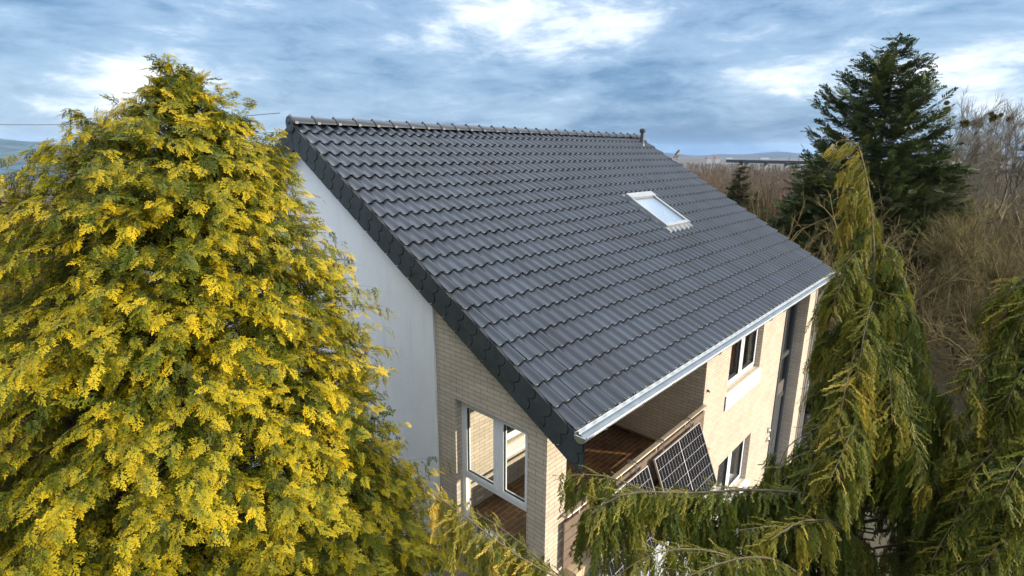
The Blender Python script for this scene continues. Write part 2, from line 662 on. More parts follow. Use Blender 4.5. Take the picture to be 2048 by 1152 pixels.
# ---- ridge caps
rv = MB()
CLIPS = []
nr = 29
for k in range(nr):
    x0 = -.03 + k * (LEN + .06) / nr
    x1 = x0 + (LEN + .06) / nr + .035
    ring = []
    for xx, rr in ((x0, .118), (x0 + .02, .120), (x1 - .05, .108), (x1, .106)):
        ring.append([(xx, yr + 1.15 * rr * math.cos(w), zr - .085 + rr * 1.05 * math.sin(w)) for w in np.linspace(.10, PI - .10, 13)])
    i = len(rv.v)
    for g in ring:
        rv.v += g
    for a in range(3):
        for j in range(12):
            rv.f.append((i + a * 13 + j, i + (a + 1) * 13 + j, i + (a + 1) * 13 + j + 1, i + a * 13 + j + 1))
            rv.m.append(0)
    rv.f.append(tuple(i + j for j in range(13)))
    rv.m.append(0)
    rv.box(x0 + .0, x0 + .035, yr - .02, yr + .02, zr + .035, zr + .062)       # nib on each cap
    clipmb = MB()
    clipmb.box(x0 + .02, x0 + .075, yr - .150, yr - .128, zr - .085, zr - .045)
    CLIPS.append(clipmb)
ridge = rv.build('ridge_cap', MT['tile'], house, smooth=True)
for clipmb in CLIPS:
    clipmb.build('ridge_clip', MT['anth'], ridge)
b = MB()
b.tube([(-.05, yr, zr - .07), (-.028, yr, zr - .07)], [.112, .122], 20)
b.tube([(-.062, yr, zr - .055), (-.05, yr, zr - .055)], [.03, .045], 12)
b.hexa([(-.045, yr - .10, zr - .2), (-.03, yr - .10, zr - .2), (-.03, yr + .10, zr - .2), (-.045, yr + .10, zr - .2), (-.045, yr - .115, zr - .07), (-.03, yr - .115, zr - .07), (-.03, yr + .115, zr - .07), (-.045, yr + .115, zr - .07)])
b.build('ridge_end_disc', MT['tile'], ridge)

# ---- slate-clad verge boards (left gable, front and rear slope)
def verge(sgn):
    mb = MB()
    T = lambda p: p if sgn == 1 else np.array([p[0], 2 * yr - p[1], p[2]])
    # backing board: vertical drop .47 below the roof plane
    D0, D1 = .075, .50
    s_end = RIDGE_S
    A = [rp(.0, -.10, 0), rp(.0, s_end, 0)]
    pts = []
    for x in (.005, .03):
        pts.append([(x, A[0][1], A[0][2] - D1 + .06), (x, A[1][1], A[1][2] - D1), (x, A[1][1], A[1][2] - D0), (x, A[0][1], A[0][2] - D0)])
    p = [np.array(w) for w in (pts[0] + pts[1])]
    p = [T(w) for w in p]
    if sgn == -1:
        p = [p[k] for k in (1, 0, 3, 2, 5, 4, 7, 6)]
    bd = MB()
    bd.hexa([p[0], p[3], p[2], p[1], p[4], p[7], p[6], p[5]])
    bd.build('verge_board', MT['underlay'], house)
    # curved-cut slates in two rows, laid with open joints over the dark board
    pitch = .275
    n = int((s_end + .3) / pitch) + 2
    hh = [.215, .205]
    for row in range(2):
        for k in range(-1, n):
            s_k = -.10 + k * pitch + row * .10
            d0_ = D0 + row * .218
            ox = -.006 - rng.uniform(0, .005) - .004 * (1 - row)
            H_ = hh[row]
            ds = np.linspace(0, 1, 8)
            bul = .075 * np.sin(PI * np.clip(ds * .9 + .1, 0, 1)) - .09 * ds
            lo = [(s_k - b_ + .005, d0_ + t_ * H_) for t_, b_ in zip(ds, bul)]
            hi = [(s_k + pitch - b_ - .007, d0_ + t_ * H_) for t_, b_ in zip(ds, bul)]
            outl = []
            for s_, dd in lo + hi[::-1]:
                s_ = min(max(s_, -.10), s_end)
                pr_ = rp(0, s_, 0)
                outl.append((pr_[1], pr_[2] - min(dd, D1 - (.03 if s_ <= 0 else 0))))
            if max(o_[0] for o_ in outl) - min(o_[0] for o_ in outl) < .05:
                continue
            fr = [T(np.array((ox - .004 * (j_ < 8), y, z))) for j_, (y, z) in enumerate(outl)]
            bk = [w_ + np.array([.012, 0, 0]) for w_ in fr]
            if sgn == -1:
                fr, bk = fr[::-1], bk[::-1]
            i = len(mb.v)
            m_ = len(fr)
            mb.v += [tuple(w) for w in fr + bk]
            mb.f.append(tuple(i + j for j in reversed(range(m_))))
            mb.m.append(0)
            for j in range(m_):
                mb.f.append((i + j, i + (j + 1) % m_, i + m_ + (j + 1) % m_, i + m_ + j))
                mb.m.append(0)
    mb.build('verge_cladding', MT['slate'], house)
    # small verge hooks and battens under the tile edge
    for k in range(NROW):
        bb = MB()
        a0 = T(rp(.012, k * ROW + .02, -.06))
        bb.box(-.002, .03, a0[1] - .012, a0[1] + .012, a0[2] - .05, a0[2] + .02)
        bb.build('verge_hook', MT['anth'], house)


verge(1)
verge(-1)

# ---- walls
def zroof(y, drop=.28):
    yy = y if y < yr else 2 * yr - y
    return yy * math.tan(ROOF_A) - drop / CA


def wall(mb, axis, pos, thick, u0, u1, v0, v1, holes=(), top=None):
    """vertical wall; axis 'y' = wall in the XZ plane at y=pos, growing to pos+thick; 'x' likewise.  holes: (u0,u1,v0,v1)"""
    us = sorted({u0, u1, *[h[0] for h in holes], *[h[1] for h in holes]})
    if top:
        us = sorted(set(us) | {yr})if u0 < yr < u1 else us
    vs_ = sorted({v0, v1, *[h[2] for h in holes], *[h[3] for h in holes]})
    solid = lambda uc, vc: not any(h[0] < uc < h[1] and h[2] < vc < h[3] for h in holes)
    P = (lambda u, n, v: (u, n, v)) if axis == 'y' else (lambda u, n, v: (n, u, v))
    a, c = pos, pos + thick
    ni, nj = len(us) - 1, len(vs_) - 1
    S = [[solid((us[i] + us[i + 1]) / 2, (vs_[j] + vs_[j + 1]) / 2) for j in range(nj)] for i in range(ni)]
    for i in range(ni):
        for j in range(nj):
            if not S[i][j]:
                continue
            A, B_, C, D = us[i], us[i + 1], vs_[j], vs_[j + 1]
            t0, t1 = D, D
            if top and j == nj - 1:
                t0, t1 = top(A), top(B_)
            flip = axis == 'x'
            def quad(*q):
                mb.face(q[::-1] if flip else q)
            quad(P(A, a, C), P(B_, a, C), P(B_, a, t1), P(A, a, t0))
            quad(P(B_, c, C), P(A, c, C), P(A, c, t0), P(B_, c, t1))
            if i == 0 or not S[i - 1][j]:
                quad(P(A, c, C), P(A, a, C), P(A, a, t0), P(A, c, t0))
            if i == ni - 1 or not S[i + 1][j]:
                quad(P(B_, a, C), P(B_, c, C), P(B_, c, t1), P(B_, a, t1))
            if j == 0 or not S[i][j - 1]:
                quad(P(A, c, C), P(B_, c, C), P(B_, a, C), P(A, a, C))
            if j == nj - 1 or not S[i][j + 1]:
                quad(P(A, a, t0), P(B_, a, t1), P(B_, c, t1), P(A, c, t0))


# brick gable bay and pier beside the loggia
GW = (.86, 2.20, -2.50, -.44)      # gable window y0,y1,z0,z1
b = MB()
wall(b, 'x', XG, .28, YF + .28, 2.58, GROUND, 0.0, [GW, (.9, 2.0, -5.0, -3.3)], top=lambda y: zroof(y, .25))
# pier: wraps the corner
z_p = zroof(YF + .28, .25)
b.hexa([(XG, YF, GROUND), (.58, YF, GROUND), (.58, YF + .28, GROUND), (XG, YF + .28, GROUND),
        (XG, YF, zroof(YF, .25)), (.58, YF, zroof(YF, .25)), (.58, YF + .28, z_p), (XG, YF + .28, z_p)])
b.build('brick_gable_wall', MT['brick'], house)
b = MB()
wall(b, 'x', XG - .035, .30, 2.585, 2 * yr - .6, GROUND, 0.0, [], top=lambda y: zroof(y, .26))
b.build('rendered_gable_wall', MT['render'], house)

W1 = (6.02, 7.92, -1.83, -.50)
W2 = (6.02, 7.92, -4.72, -3.48)
LW = (1.55, 3.05, -1.98, -.75)      # window in the loggia's back wall
b = MB()
wall(b, 'y', YF, .28, XE, 9.50, GROUND, zroof(YF, .25), [W1, W2])
wall(b, 'y', YF, .28, .58, XE, GROUND, FLOOR - .02, [])
b.build('brick_front_wall', MT['brick'], house)
b = MB()
wall(b, 'y', .27, 4.0, 10.36, XWALL, GROUND, zroof(.27, .25), [])
b.build('brick_wing_wall', MT['brick'], house)
b = MB()
wall(b, 'y', YB, .2, .46, XE + .2, FLOOR, zroof(YB, .25), [LW])
wall(b, 'x', XE, .2, YF + .28, YB, FLOOR, zroof(YF + .28, .25), [], top=lambda y: zroof(y, .25))
b.build('loggia_wall', MT['brick'], house)
b = MB()
wall(b, 'x', XWALL - .02, .25, 4.27, 2 * yr - .6, GROUND, 0, [], top=lambda y: zroof(y, .26))
wall(b, 'y', 2 * yr - .8, .25, XG + .3, XWALL - .03, GROUND, zroof(2 * yr - .6, .26))
b.build('rear_wall', MT['render'], house)
b = MB()
b.box(.46, XE, YF + .02, YB, FLOOR - .18, FLOOR)
b.build('balcony_floor', MT['floor'], house)
b = MB()
b.box(XE - .06, XE - .003, YF + .3, YB - .01, FLOOR + .004, FLOOR + .07)
b.build('floor_skirting', MT['floor'], house)
# dark rooms behind the front windows
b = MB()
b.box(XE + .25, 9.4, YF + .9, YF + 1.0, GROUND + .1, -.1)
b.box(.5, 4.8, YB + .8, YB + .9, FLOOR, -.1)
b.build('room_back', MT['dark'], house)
for (xa, xb, z0, z1) in ((6.05, 6.5, -1.8, -.55), (7.05, 7.25, -1.8, -.55), (6.1, 6.35, -4.6, -3.5), (6.75, 7.15, -4.3, -3.6), (7.5, 7.7, -4.6, -3.5)):
    b = MB()
    for k in range(6):
        w_ = (xb - xa) / 6
        b.box(xa + k * w_, xa + (k + .8) * w_, YF + .34 + .02 * (k % 2), YF + .36 + .02 * (k % 2), z0, z1)
    b.build('curtain', MT['redcur'], house)


# ---- windows
def window(O, u, v, n, W, H, mull, transom=None, sill=None, glass='glass', fr=.075, name='window', divs=(), parts=None):
    """O lower-left corner of the opening in the frame plane; n points outdoors"""
    f = MB()
    f.obox(O, u, v, n, (0, fr), (0, H), (-.06, 0))
    f.obox(O, u, v, n, (W - fr, W), (0, H), (-.06, 0))
    f.obox(O, u, v, n, (fr, W - fr), (0, fr), (-.06, 0))
    f.obox(O, u, v, n, (fr, W - fr), (H - fr, H), (-.06, 0))
    panes, sashes, gaskets, handles = [], [], [], []
    y0 = fr
    if transom:
        f.obox(O, u, v, n, (fr, W - fr), (transom - fr * .5, transom + fr * .5), (-.06, 0.002))
        panes.append(MB())
        panes[-1].obox(O, u, v, n, (fr, W - fr), (fr, transom - fr * .5), (-.04, -.034))
        y0 = transom + fr * .5
    xs = [fr] + [w for m_ in mull for w in (m_ - fr * .55, m_ + fr * .55)] + [W - fr]
    for m_ in mull:
        f.obox(O, u, v, n, (m_ - fr * .55, m_ + fr * .55), (y0, H - fr), (-.06, 0.004))
    for k in range(0, len(xs), 2):
        a, c = xs[k], xs[k + 1]
        t = .055
        sash, pan = MB(), MB()
        gk, hd = MB(), MB()
        ga, gb, gc, gd = a + t, c - t, y0 + t, H - fr - t
        for ur, vr in (((ga, ga + .009), (gc, gd)), ((gb - .009, gb), (gc, gd)), ((ga + .009, gb - .009), (gc, gc + .009)), ((ga + .009, gb - .009), (gd - .009, gd))):
            gk.obox(O, u, v, n, ur, vr, (-.02, .006))
        hd.obox(O, u, v, n, (c - .04, c - .015), ((y0 + H) / 2 - .06, (y0 + H) / 2 + .05), (-.075, -.055))
        gaskets.append(gk)
        handles.append(hd)
        sashes.append((sash, pan))
        for ur, vr in (((a, a + t), (y0, H - fr)), ((c - t, c), (y0, H - fr)), ((a + t, c - t), (y0, y0 + t)), ((a + t, c - t), (H - fr - t, H - fr))):
            sash.obox(O, u, v, n, ur, vr, (-.05, .018))
        for d in divs:
            sash.obox(O, u, v, n, (a + t, c - t), (y0 + d, y0 + d + .03), (-.05, .012))
        pan.obox(O, u, v, n, (a + t, c - t), (y0 + t, H - fr - t), (-.03, -.022))
    w = f.build(name, MT['white'], house)
    for (sash, pan), gk, hd in zip(sashes, gaskets, handles):
        so_ = sash.build('sash', MT['white'], w)
        gk.build('gasket', MT['gasket'], so_)
        hd.build('handle', MT['steel'], so_)
        pan.build('pane', MT[glass], w)
    for pan in panes:
        pan.build('pane', MT[glass], w)
    if sill:
        s_ = MB()
        drop, out, lip = sill
        O_ = np.array(O, float)
        u_, v_, n_ = (np.array(q_, float) for q_ in (u, v, n))
        P = lambda a, b_, c: O_ + u_ * a + v_ * b_ + n_ * c
        s_.hexa([P(-.06, -drop - .03, out - .02), P(W + .06, -drop - .03, out - .02), P(W + .06, -.03, -.04), P(-.06, -.03, -.04),
                 P(-.06, -drop, out), P(W + .06, -drop, out), P(W + .06, 0, -.04), P(-.06, 0, -.04)][::1])
        s_.obox(O, u, v, n, (-.06, W + .06), (-drop - lip, -drop), (out - .012, out + .004))
        s_.build('sill', MT['white'], w)
    return w


X, Yv, Z = (1, 0, 0), (0, 1, 0), (0, 0, 1)
window((W1[0], YF + .12, W1[2]), X, Z, (0, -1, 0), W1[1] - W1[0], W1[3] - W1[2], [.95], sill=(.05, .15, .32), glass='glassd')
window((W2[0], YF + .12, W2[2]), X, Z, (0, -1, 0), W2[1] - W2[0], W2[3] - W2[2], [.95], sill=(.05, .22, .08), glass='glassd')
window((XG + .12, GW[1], GW[2]), (0, -1, 0), Z, (-1, 0, 0), GW[1] - GW[0], GW[3] - GW[2], [.74], transom=.84, sill=(.05, .2, .06), fr=.07)
window((LW[0], YB + .08, LW[2]), X, Z, (0, -1, 0), LW[1] - LW[0], LW[3] - LW[2], [.75], sill=(.10, .2, .06), glass='glassd', divs=(.35,))
window((XG + .12, 2.0, -5.0), (0, -1, 0), Z, (-1, 0, 0), 1.1, 1.7, [.55], sill=(.05, .2, .06), glass='glassd')

# ---- tall dark entrance strip
d0, d1 = 9.50, 10.36
b = MB()
b.box(d0, d0 + .1, YF - .02, YF + .1, GROUND, zroof(YF, .3))
b.box(d1 - .16, d1 - .001, YF - .02, YF + .1, GROUND, zroof(YF, .3))
for z in (-.75, -2.15, -3.3):
    b.box(d0 + .1, d1 - .16, YF - .01, YF + .08, z, z + .12)
door = b.build('entrance_strip', MT['anth'], house)
b = MB()
for z0, z1 in ((-.63, -.1), (-3.18, -2.85)):
    b.box(d0 + .1, d1 - .16, YF + .01, YF + .05, z0, z1)
b.build('grey_panel', MT['anth2'], door)
b = MB()
for z0, z1 in ((-2.03, -.75), (-2.85, -2.15)):
    b.box(d0 + .1, d1 - .16, YF + .03, YF + .036, z0, z1)
b.build('pane', MT['glassd'], door)
b = MB()
b.box(d0 + .1, d1 - .16, YF + .02, YF + .07, GROUND + .05, -3.3)
dl = b.build('door', MT['anth'], door)
b = MB()
b.tube([(d0 + .2, YF - .04, -4.6), (d0 + .2, YF - .04, -4.1)], .015, 8)
b.box(d0 + .19, d0 + .21, YF - .03, YF + .02, -4.55, -4.53)
b.box(d0 + .19, d0 + .21, YF - .03, YF + .02, -4.17, -4.15)
b.build('door_handle', MT['steel'], dl)
b = MB()
b.box(d0, d1, YF + .35, YF + .45, GROUND, -.1)
b.build('hall_back', MT['dark'], house)
# ---- small wall fittings beside the door
b = MB()
for z, r_ in ((-3.98, .055), (-4.22, .06)):
    b.tube([(9.28, YF, z), (9.28, YF - .05, z), (9.28, YF - .07, z)], [r_, r_, r_ * .6], 12)
b.box(9.21, 9.25, YF - .04, YF, -3.94, -3.86)
b.build('wall_lamp', MT['steel'], house)
b = MB()
b.tube([(4.98, YF, -1.42), (4.98, YF - .03, -1.42)], .025, 8)
b.tube([(4.98, YF - .03, -1.42), (4.98, YF - .05, -1.44)], .015, 8)
b.build('wall_hook', MT['anth'], house)

# ---- gutter: half-round trough, end caps, brackets and beads
GY, GZ, GR = -.055, -.075, .078
g = MB()
N = 12
prev = None
angs = np.linspace(PI, 2 * PI, N)
def gring(x, r):
    return [(x, GY + r * math.cos(w), GZ + .0 - .004 * x * 0 + r * math.sin(w)) for w in angs]
xa, xb = -.02, LEN + .03
i = len(g.v)
g.v += gring(xa, GR) + gring(xb, GR) + gring(xa, GR - .006) + gring(xb, GR - .006)
for j in range(N - 1):
    g.f.append((i + j, i + j + 1, i + N + j + 1, i + N + j)[::-1])
    g.f.append((i + 2 * N + j, i + 2 * N + j + 1, i + 3 * N + j + 1, i + 3 * N + j))
    g.m += [0, 0]
g.tube([(xa, GY - GR - .004, GZ + .004), (xb, GY - GR - .004, GZ + .004)], .011, 8)
g.box(xa, xb, GY + GR - .004, GY + GR + .002, GZ - .01, GZ + .02)
# sheet-metal drip flashing from the tiles into the trough
g.hexa([(xa + .06, -.03, -.07), (xb - .05, -.03, -.07), (xb - .05, .10, -.065), (xa + .06, .10, -.065),
        (xa + .06, -.03, -.066), (xb - .05, -.03, -.066), (xb - .05, .10, -.055), (xa + .06, .10, -.055)])
gut = g.build('gutter', MT['zincin'], house, smooth=True)
for xx, sg in ((xa, -1), (xb, 1)):
    e = MB()
    ring = gring(xx, GR + .003)
    ring2 = [(p_[0] + sg * .012, p_[1], p_[2]) for p_ in ring]
    e.face(ring2 if sg < 0 else ring2[::-1])
    for j in range(N):
        k2 = (j + 1) % N
        e.face([ring[j], ring[k2], ring2[k2], ring2[j]])
    e.build('end_cap', MT['zinc'], gut)
for k in range(14):
    e = MB()
    xx = .4 + k * .8
    pts = [(xx, GY + (GR + .006) * math.cos(w), GZ + (GR + .006) * math.sin(w)) for w in np.linspace(PI, 2 * PI, 8)]
    e.tube(pts, .008, 5)
    e.build('gutter_bracket', MT['zinc'], gut)
for xx in (3.4, 8.4):            # joint sleeves
    e = MB()
    pts0 = [(xx, GY + (GR + .004) * math.cos(w), GZ + (GR + .004) * math.sin(w)) for w in angs]
    for j in range(N - 1):
        a_, c_ = pts0[j], pts0[j + 1]
        e.face([a_, c_, (c_[0] + .05, c_[1], c_[2]), (a_[0] + .05, a_[1], a_[2])][::-1])
    e.build('joint_sleeve', MT['zinc'], gut)
fb = MB()
fb.box(.04, LEN - .04, .045, .075, -.26, -.075)
fb.build('eaves_board', MT['soffit'], house)

# downpipe
dp = MB()
xq = XWALL - .06
dp.tube([(LEN - .12, GY, GZ - GR), (LEN - .12, GY, GZ - GR - .10), (LEN - .13, GY + .03, GZ - GR - .17), (xq, .13, -.62), (xq, .19, -.72), (xq, .20, -.82), (xq, .20, -2.6), (xq, .20, GROUND)],
        .05, 10)
for z in (-1.4, -3.2, -4.8):
    dp.tube([(xq, .20, z), (xq, .20, z + .03)], .058, 10)
dp.build('downpipe', MT['zinc'], house, smooth=True)

# ---- skylight
x0, x1, s0, s1 = SKY
f = MB()
O = rp(0, 0, 0)
f.obox(O, X, US, NS, (x0, x0 + .075), (s0, s1), (-.09, .055))
f.obox(O, X, US, NS, (x1 - .075, x1), (s0, s1), (-.09, .055))
f.obox(O, X, US, NS, (x0 + .075, x1 - .075), (s0, s0 + .09), (-.09, .050))
f.obox(O, X, US, NS, (x0 - .015, x1 + .015), (s1 - .15, s1 + .02), (-.09, .075))
skl = f.build('skylight', plain('grey_aluminium_frame', (.30, .31, .32), .4, metal=.4), house)
f = MB()
f.obox(O, X, US, NS, (x0 + .075, x1 - .075), (s0 + .09, s1 - .15), (.022, .030))
f.build('pane', MT['skyglass'], skl)
f = MB()
f.obox(O, X, US, NS, (x0 + .075, x1 - .075), (s0 + .09, s1 - .15), (-.05, -.045))
f.build('sky_backing', MT['sky_backing'], skl)  # added white sheet that whitens the pane like a sky reflection
f = MB()
f.obox(O, X, US, NS, (x0 - .055, x0), (s0 - .1, s1 + .06), (-.09, -.012))
f.obox(O, X, US, NS, (x1, x1 + .055), (s0 - .1, s1 + .06), (-.09, -.012))
f.obox(O, X, US, NS, (x0 - .055, x1 + .055), (s1 + .02, s1 + .09), (-.09, -.006))
nap = 24                           # pleated apron lying over the tile waves below
pp = []
for k in range(nap * 3 + 1):
    t = k / (nap * 3)
    xx = x0 - .05 + t * (x1 - x0 + .1)
    u = (xx / PITCHX) % 1.0
    hh = np.interp(u, PROF[:, 0], PROF[:, 1]) - .045 + .003 * math.sin(k * 2.1)
    pp.append((xx, hh))
for (xa_, ha), (xb_, hb) in zip(pp[:-1], pp[1:]):
    f.face([rp(xa_, s0 - .12, ha), rp(xb_, s0 - .12, hb), rp(xb_, s0 + .005, max(hb, 0) + .004), rp(xa_, s0 + .005, max(ha, 0) + .004)])
f.build('flashing', plain('lead_grey_flashing', (.19, .195, .20), .5, metal=.2), skl)

# ---- vent pipe near the ridge
vpos = rp(10.72, 6.30, -.03)
b = MB()
b.tube([vpos, vpos + np.array([0, 0, .34])], .058, 14)
b.tube([vpos + np.array([0, 0, .34]), vpos + np.array([0, 0, .37]), vpos + np.array([0, 0, .44]), vpos + np.array([0, 0, .46])], [.075, .088, .088, .07], 14)
b.tube([vpos - NS * .02, vpos + NS * .05], [.12, .07], 14)
b.build('vent_pipe', MT['anth'], house, smooth=True)

# ---- balcony balustrade
BY = .49
bal = empty('balcony_balustrade', (.58, BY, -2.45))
bal.parent = house
bal.location = tuple(np.array((.58, BY, -2.45)) - ORIGIN[house.name])
xl, xr = .49, 4.84
b = MB()
b.box(xl, xr - .05, BY - .03, BY + .03, -1.655, -1.62)
b.tube([(xl, BY - .036, -1.635), (xr - .05, BY - .036, -1.635)], .012, 6)
b.build('top_rail', MT['rail'], bal)
for k in range(5):
    b = MB()
    z1 = -1.74 - k * .142
    b.box(xl, xr - .06, BY - .012, BY + .012, z1 - .130, z1)
    b.build('board', MT['board'], bal)
for xx in (.80, 1.85, 2.9, 3.95, 4.7):
    b = MB()
    b.box(xx - .02, xx + .02, BY + .014, BY + .05, -2.45, -1.66)
    b.box(xx - .015, xx + .015, BY - .02, BY + .012, -1.745, -1.66)
    b.build('post', MT['rail'], bal)
b = MB()
for k in range(5):
    for xx in (.80, 1.85, 2.9, 3.95):
        for dz in (.035, .1):
            b.tube([(xx, BY - .012, -1.74 - k * .142 - dz), (xx, BY - .016, -1.74 - k * .142 - dz)], .007, 6)
b.build('screw', MT['steel'], bal)
b = MB()
b.box(.582, XE - .002, YF - .22, YF - .002, -2.62, -2.475)
b.build('balcony_coping', MT['coping'], house)

# ---- solar modules hung on the balustrade
MT['cell'] = None
m, nt, bs = new_mat('solar_cell')
uv = nd(nt, 'ShaderNodeUVMap')
uv.uv_map = 'uv'
bs.inputs['Base Color'].default_value = (.008, .008, .011, 1)
bs.inputs['Roughness'].default_value = .22
bs.inputs['Specular IOR Level'].default_value = .12
no = nd(nt, 'ShaderNodeTexNoise')
no.inputs['Scale'].default_value = 3
mr = nd(nt, 'ShaderNodeMapRange')
mr.inputs[3].default_value = .16
mr.inputs[4].default_value = .3
nt.links.new(no.outputs[0], mr.inputs[0])
nt.links.new(mr.outputs[0], bs.inputs['Roughness'])
MT['cell'] = m
MT['cellline'] = plain('white_backsheet_line', (.75, .76, .78), .4, var=.02)


def solar(xL, W, H, top, tilt, label, group, hooks=True, cols=2, parent_cat='solar panel', up=None, nrm=None):
    t = np.array(top, float)
    if up is None:
        up_ = np.array([0, math.sin(tilt), math.cos(tilt)])      # from bottom to top
        n_ = np.array([0, -math.cos(tilt), math.sin(tilt)])
    else:
        up_, n_ = up, nrm
    e = empty('solar_panel', t - up_ * H, label, 'solar panel', group)
    O_ = t - up_ * H
    fr = .013
    fm = MB()
    for ur, vr in (((0, fr), (0, H)), ((W - fr, W), (0, H)), ((fr, W - fr), (0, fr)), ((fr, W - fr), (H - fr, H))):
        fm.obox(O_, X, up_, n_, ur, vr, (-.03, .004))
    fm.build('frame', MT['steel'] if hooks else MT['anth'], e)
    pm = MB()
    pm.obox(O_, X, up_, n_, (fr, W - fr), (fr, H - fr), (-.012, -.002))
    pan = pm.build('cells', MT['cell'], e)
    lm = MB()
    rows = 6
    for k in range(1, rows):
        v = fr + (H - 2 * fr) * k / rows
        lm.obox(O_, X, up_, n_, (fr, W - fr), (v - .0014, v + .0014), (-.002, -.0008))
    lm.obox(O_, X, up_, n_, (W / 2 - .0045, W / 2 + .0045), (fr, H - fr), (-.002, -.0003))
    for k in range(1, 18):
        u = fr + (W - 2 * fr) * k / 18
        if k == 9:
            continue
        lm.obox(O_, X, up_, n_, (u - .0008, u + .0008), (fr, H - fr), (-.002, -.0012))
    lm.build('cell_gap', MT['cellline'], pan)
    if hooks:
        for fx in (.2, .8):
            hm = MB()
            xx = t[0] + W * fx
            hm.tube([t + np.array([W * fx, .02, -.06]), (xx, BY - .075, -1.66), (xx, BY - .07, -1.598), (xx, BY, -1.592), (xx, BY + .06, -1.60), (xx, BY + .06, -1.66)], .013, 6)
            hm.build('hook', MT['steel'], e)
    return e


TOPY, TOPZ = BY - .10, -1.77
solar(2.70, 1.66, 1.12, (2.70, TOPY, TOPZ), R(22), 'black solar panel hooked on the balcony rail next to the sunlit brick wall', 'solar panels hung on the balcony')
solar(.92, 1.56, 1.12, (.92, TOPY, TOPZ), R(22), 'black solar panel on the balcony rail half hidden by drooping cypress branches', 'solar panels hung on the balcony')
# rear-slope modules whose tops show above the ridge
for xx, wd, lab in ((1.0, 1.05, 'solar panel edge showing above the ridge, nearest to the gable end'), (2.1, 1.0, 'solar panel edge above the ridge, middle one of three'),
                (3.55, 1.05, 'solar panel edge above the ridge, standing apart from the other two')):
    p_ = rp(xx, RIDGE_S - .3, .245)
    solar(xx, wd, 1.7, (xx, 2 * yr - p_[1], p_[2]), 0, lab, 'solar panels on the rear roof slope', hooks=False,
          up=np.array([0, -CA, SA]), nrm=np.array([0, SA, CA]))
    k_ = MB()
# ---- white canopy below the balcony
cn = empty('terrace_canopy', (1.7, -.2, GROUND), 'flat white canopy jutting out below the balcony', 'canopy')
b = MB()
b.hexa([(.62, -1.0, -3.2), (3.9, -1.0, -3.2), (3.9, YF - .005, -3.0), (.62, YF - .005, -3.0), (.62, -1.0, -3.12), (3.9, -1.0, -3.12), (3.9, YF - .005, -2.92), (.62, YF - .005, -2.92)])
b.build('canopy_roof', MT['canopy'], cn)
for xx in (.75, 3.75):
    b = MB()
    b.box(xx - .05, xx + .05, -.95, -.85, GROUND, -3.2)
    b.build('post', MT['white'], cn)

# ================================================================== GROUND, HILLS
def noise2(x, y, seed=0):
    v = 0
    for k, (f_, a_) in enumerate(((1, 1), (2.1, .5), (4.3, .25), (8.7, .12))):
        v = v + a_ * np.sin(x * f_ * .9 + seed + k * 1.7 + 1.3 * np.sin(y * f_ * .7 + seed * 2.1 + k)) * np.cos(y * f_ * 1.1 - seed * .7 + .9 * np.sin(x * f_ * .6 + k * 2.2))
    return v


def terrain_h(x, y):
    dx, dy = x - CAM[0], y - CAM[1]
    r = np.hypot(dx, dy)
    t = np.clip((r - 26) / 200, 0, 1)
    h = GROUND - 13 * (t * t * (3 - 2 * t))
    h = h + np.clip((r - 30) / 200, 0, 1) * 1.2 * noise2(x / 45, y / 45, 3)
    return h


rad = np.concatenate([np.linspace(0, 60, 40), np.geomspace(64, 4300, 55)])
ang = np.linspace(0, 2 * PI, 181)[:-1]
RR, AA = np.meshgrid(rad, ang, indexing='ij')
gx, gy = CAM[0] + RR * np.cos(AA), CAM[1] + RR * np.sin(AA)
gz = terrain_h(gx, gy)
V = np.stack([gx, gy, gz], -1).reshape(-1, 3)
na = len(ang)
ii, jj = np.meshgrid(np.arange(len(rad) - 1), np.arange(na), indexing='ij')
F = np.stack([ii * na + jj, (ii + 1) * na + jj, (ii + 1) * na + (jj + 1) % na, ii * na + (jj + 1) % na], -1).reshape(-1, 4)
m, nt, bs = new_mat('garden_and_field_ground')
t = nd(nt, 'ShaderNodeTexCoord')
na1 = nd(nt, 'ShaderNodeTexNoise')
na1.inputs['Scale'].default_value = .35
na1.inputs['Detail'].default_value = 10
nt.links.new(t.outputs['Object'], na1.inputs['Vector'])
cr = nd(nt, 'ShaderNodeValToRGB')
e = cr.color_ramp.elements
e[0].position, e[0].color = .35, (.045, .05, .018, 1)
e[1].position, e[1].color = .65, (.085, .065, .042, 1)
nt.links.new(na1.outputs[0], cr.inputs[0])
nb1 = nd(nt, 'ShaderNodeTexNoise')
nb1.inputs['Scale'].default_value = .006
nb1.inputs['Detail'].default_value = 3
nt.links.new(t.outputs['Object'], nb1.inputs['Vector'])
cr2 = nd(nt, 'ShaderNodeValToRGB')
e = cr2.color_ramp.elements
e[0].position, e[0].color = .42, (.040, .036, .032, 1)
e[1].position, e[1].color = .6, (.065, .048, .036, 1)
nt.links.new(nb1.outputs[0], cr2.inputs[0])
gm = nd(nt, 'ShaderNodeMix', data_type='RGBA')
gm.inputs[0].default_value = .45
nt.links.new(cr.outputs[0], gm.inputs[6])
nt.links.new(cr2.outputs[0], gm.inputs[7])
nt.links.new(gm.outputs[2], bs.inputs['Base Color'])
bs.inputs['Roughness'].default_value = .95
g = np_mesh('ground', V, F, m, smooth=True)
tag(g, kind='structure')

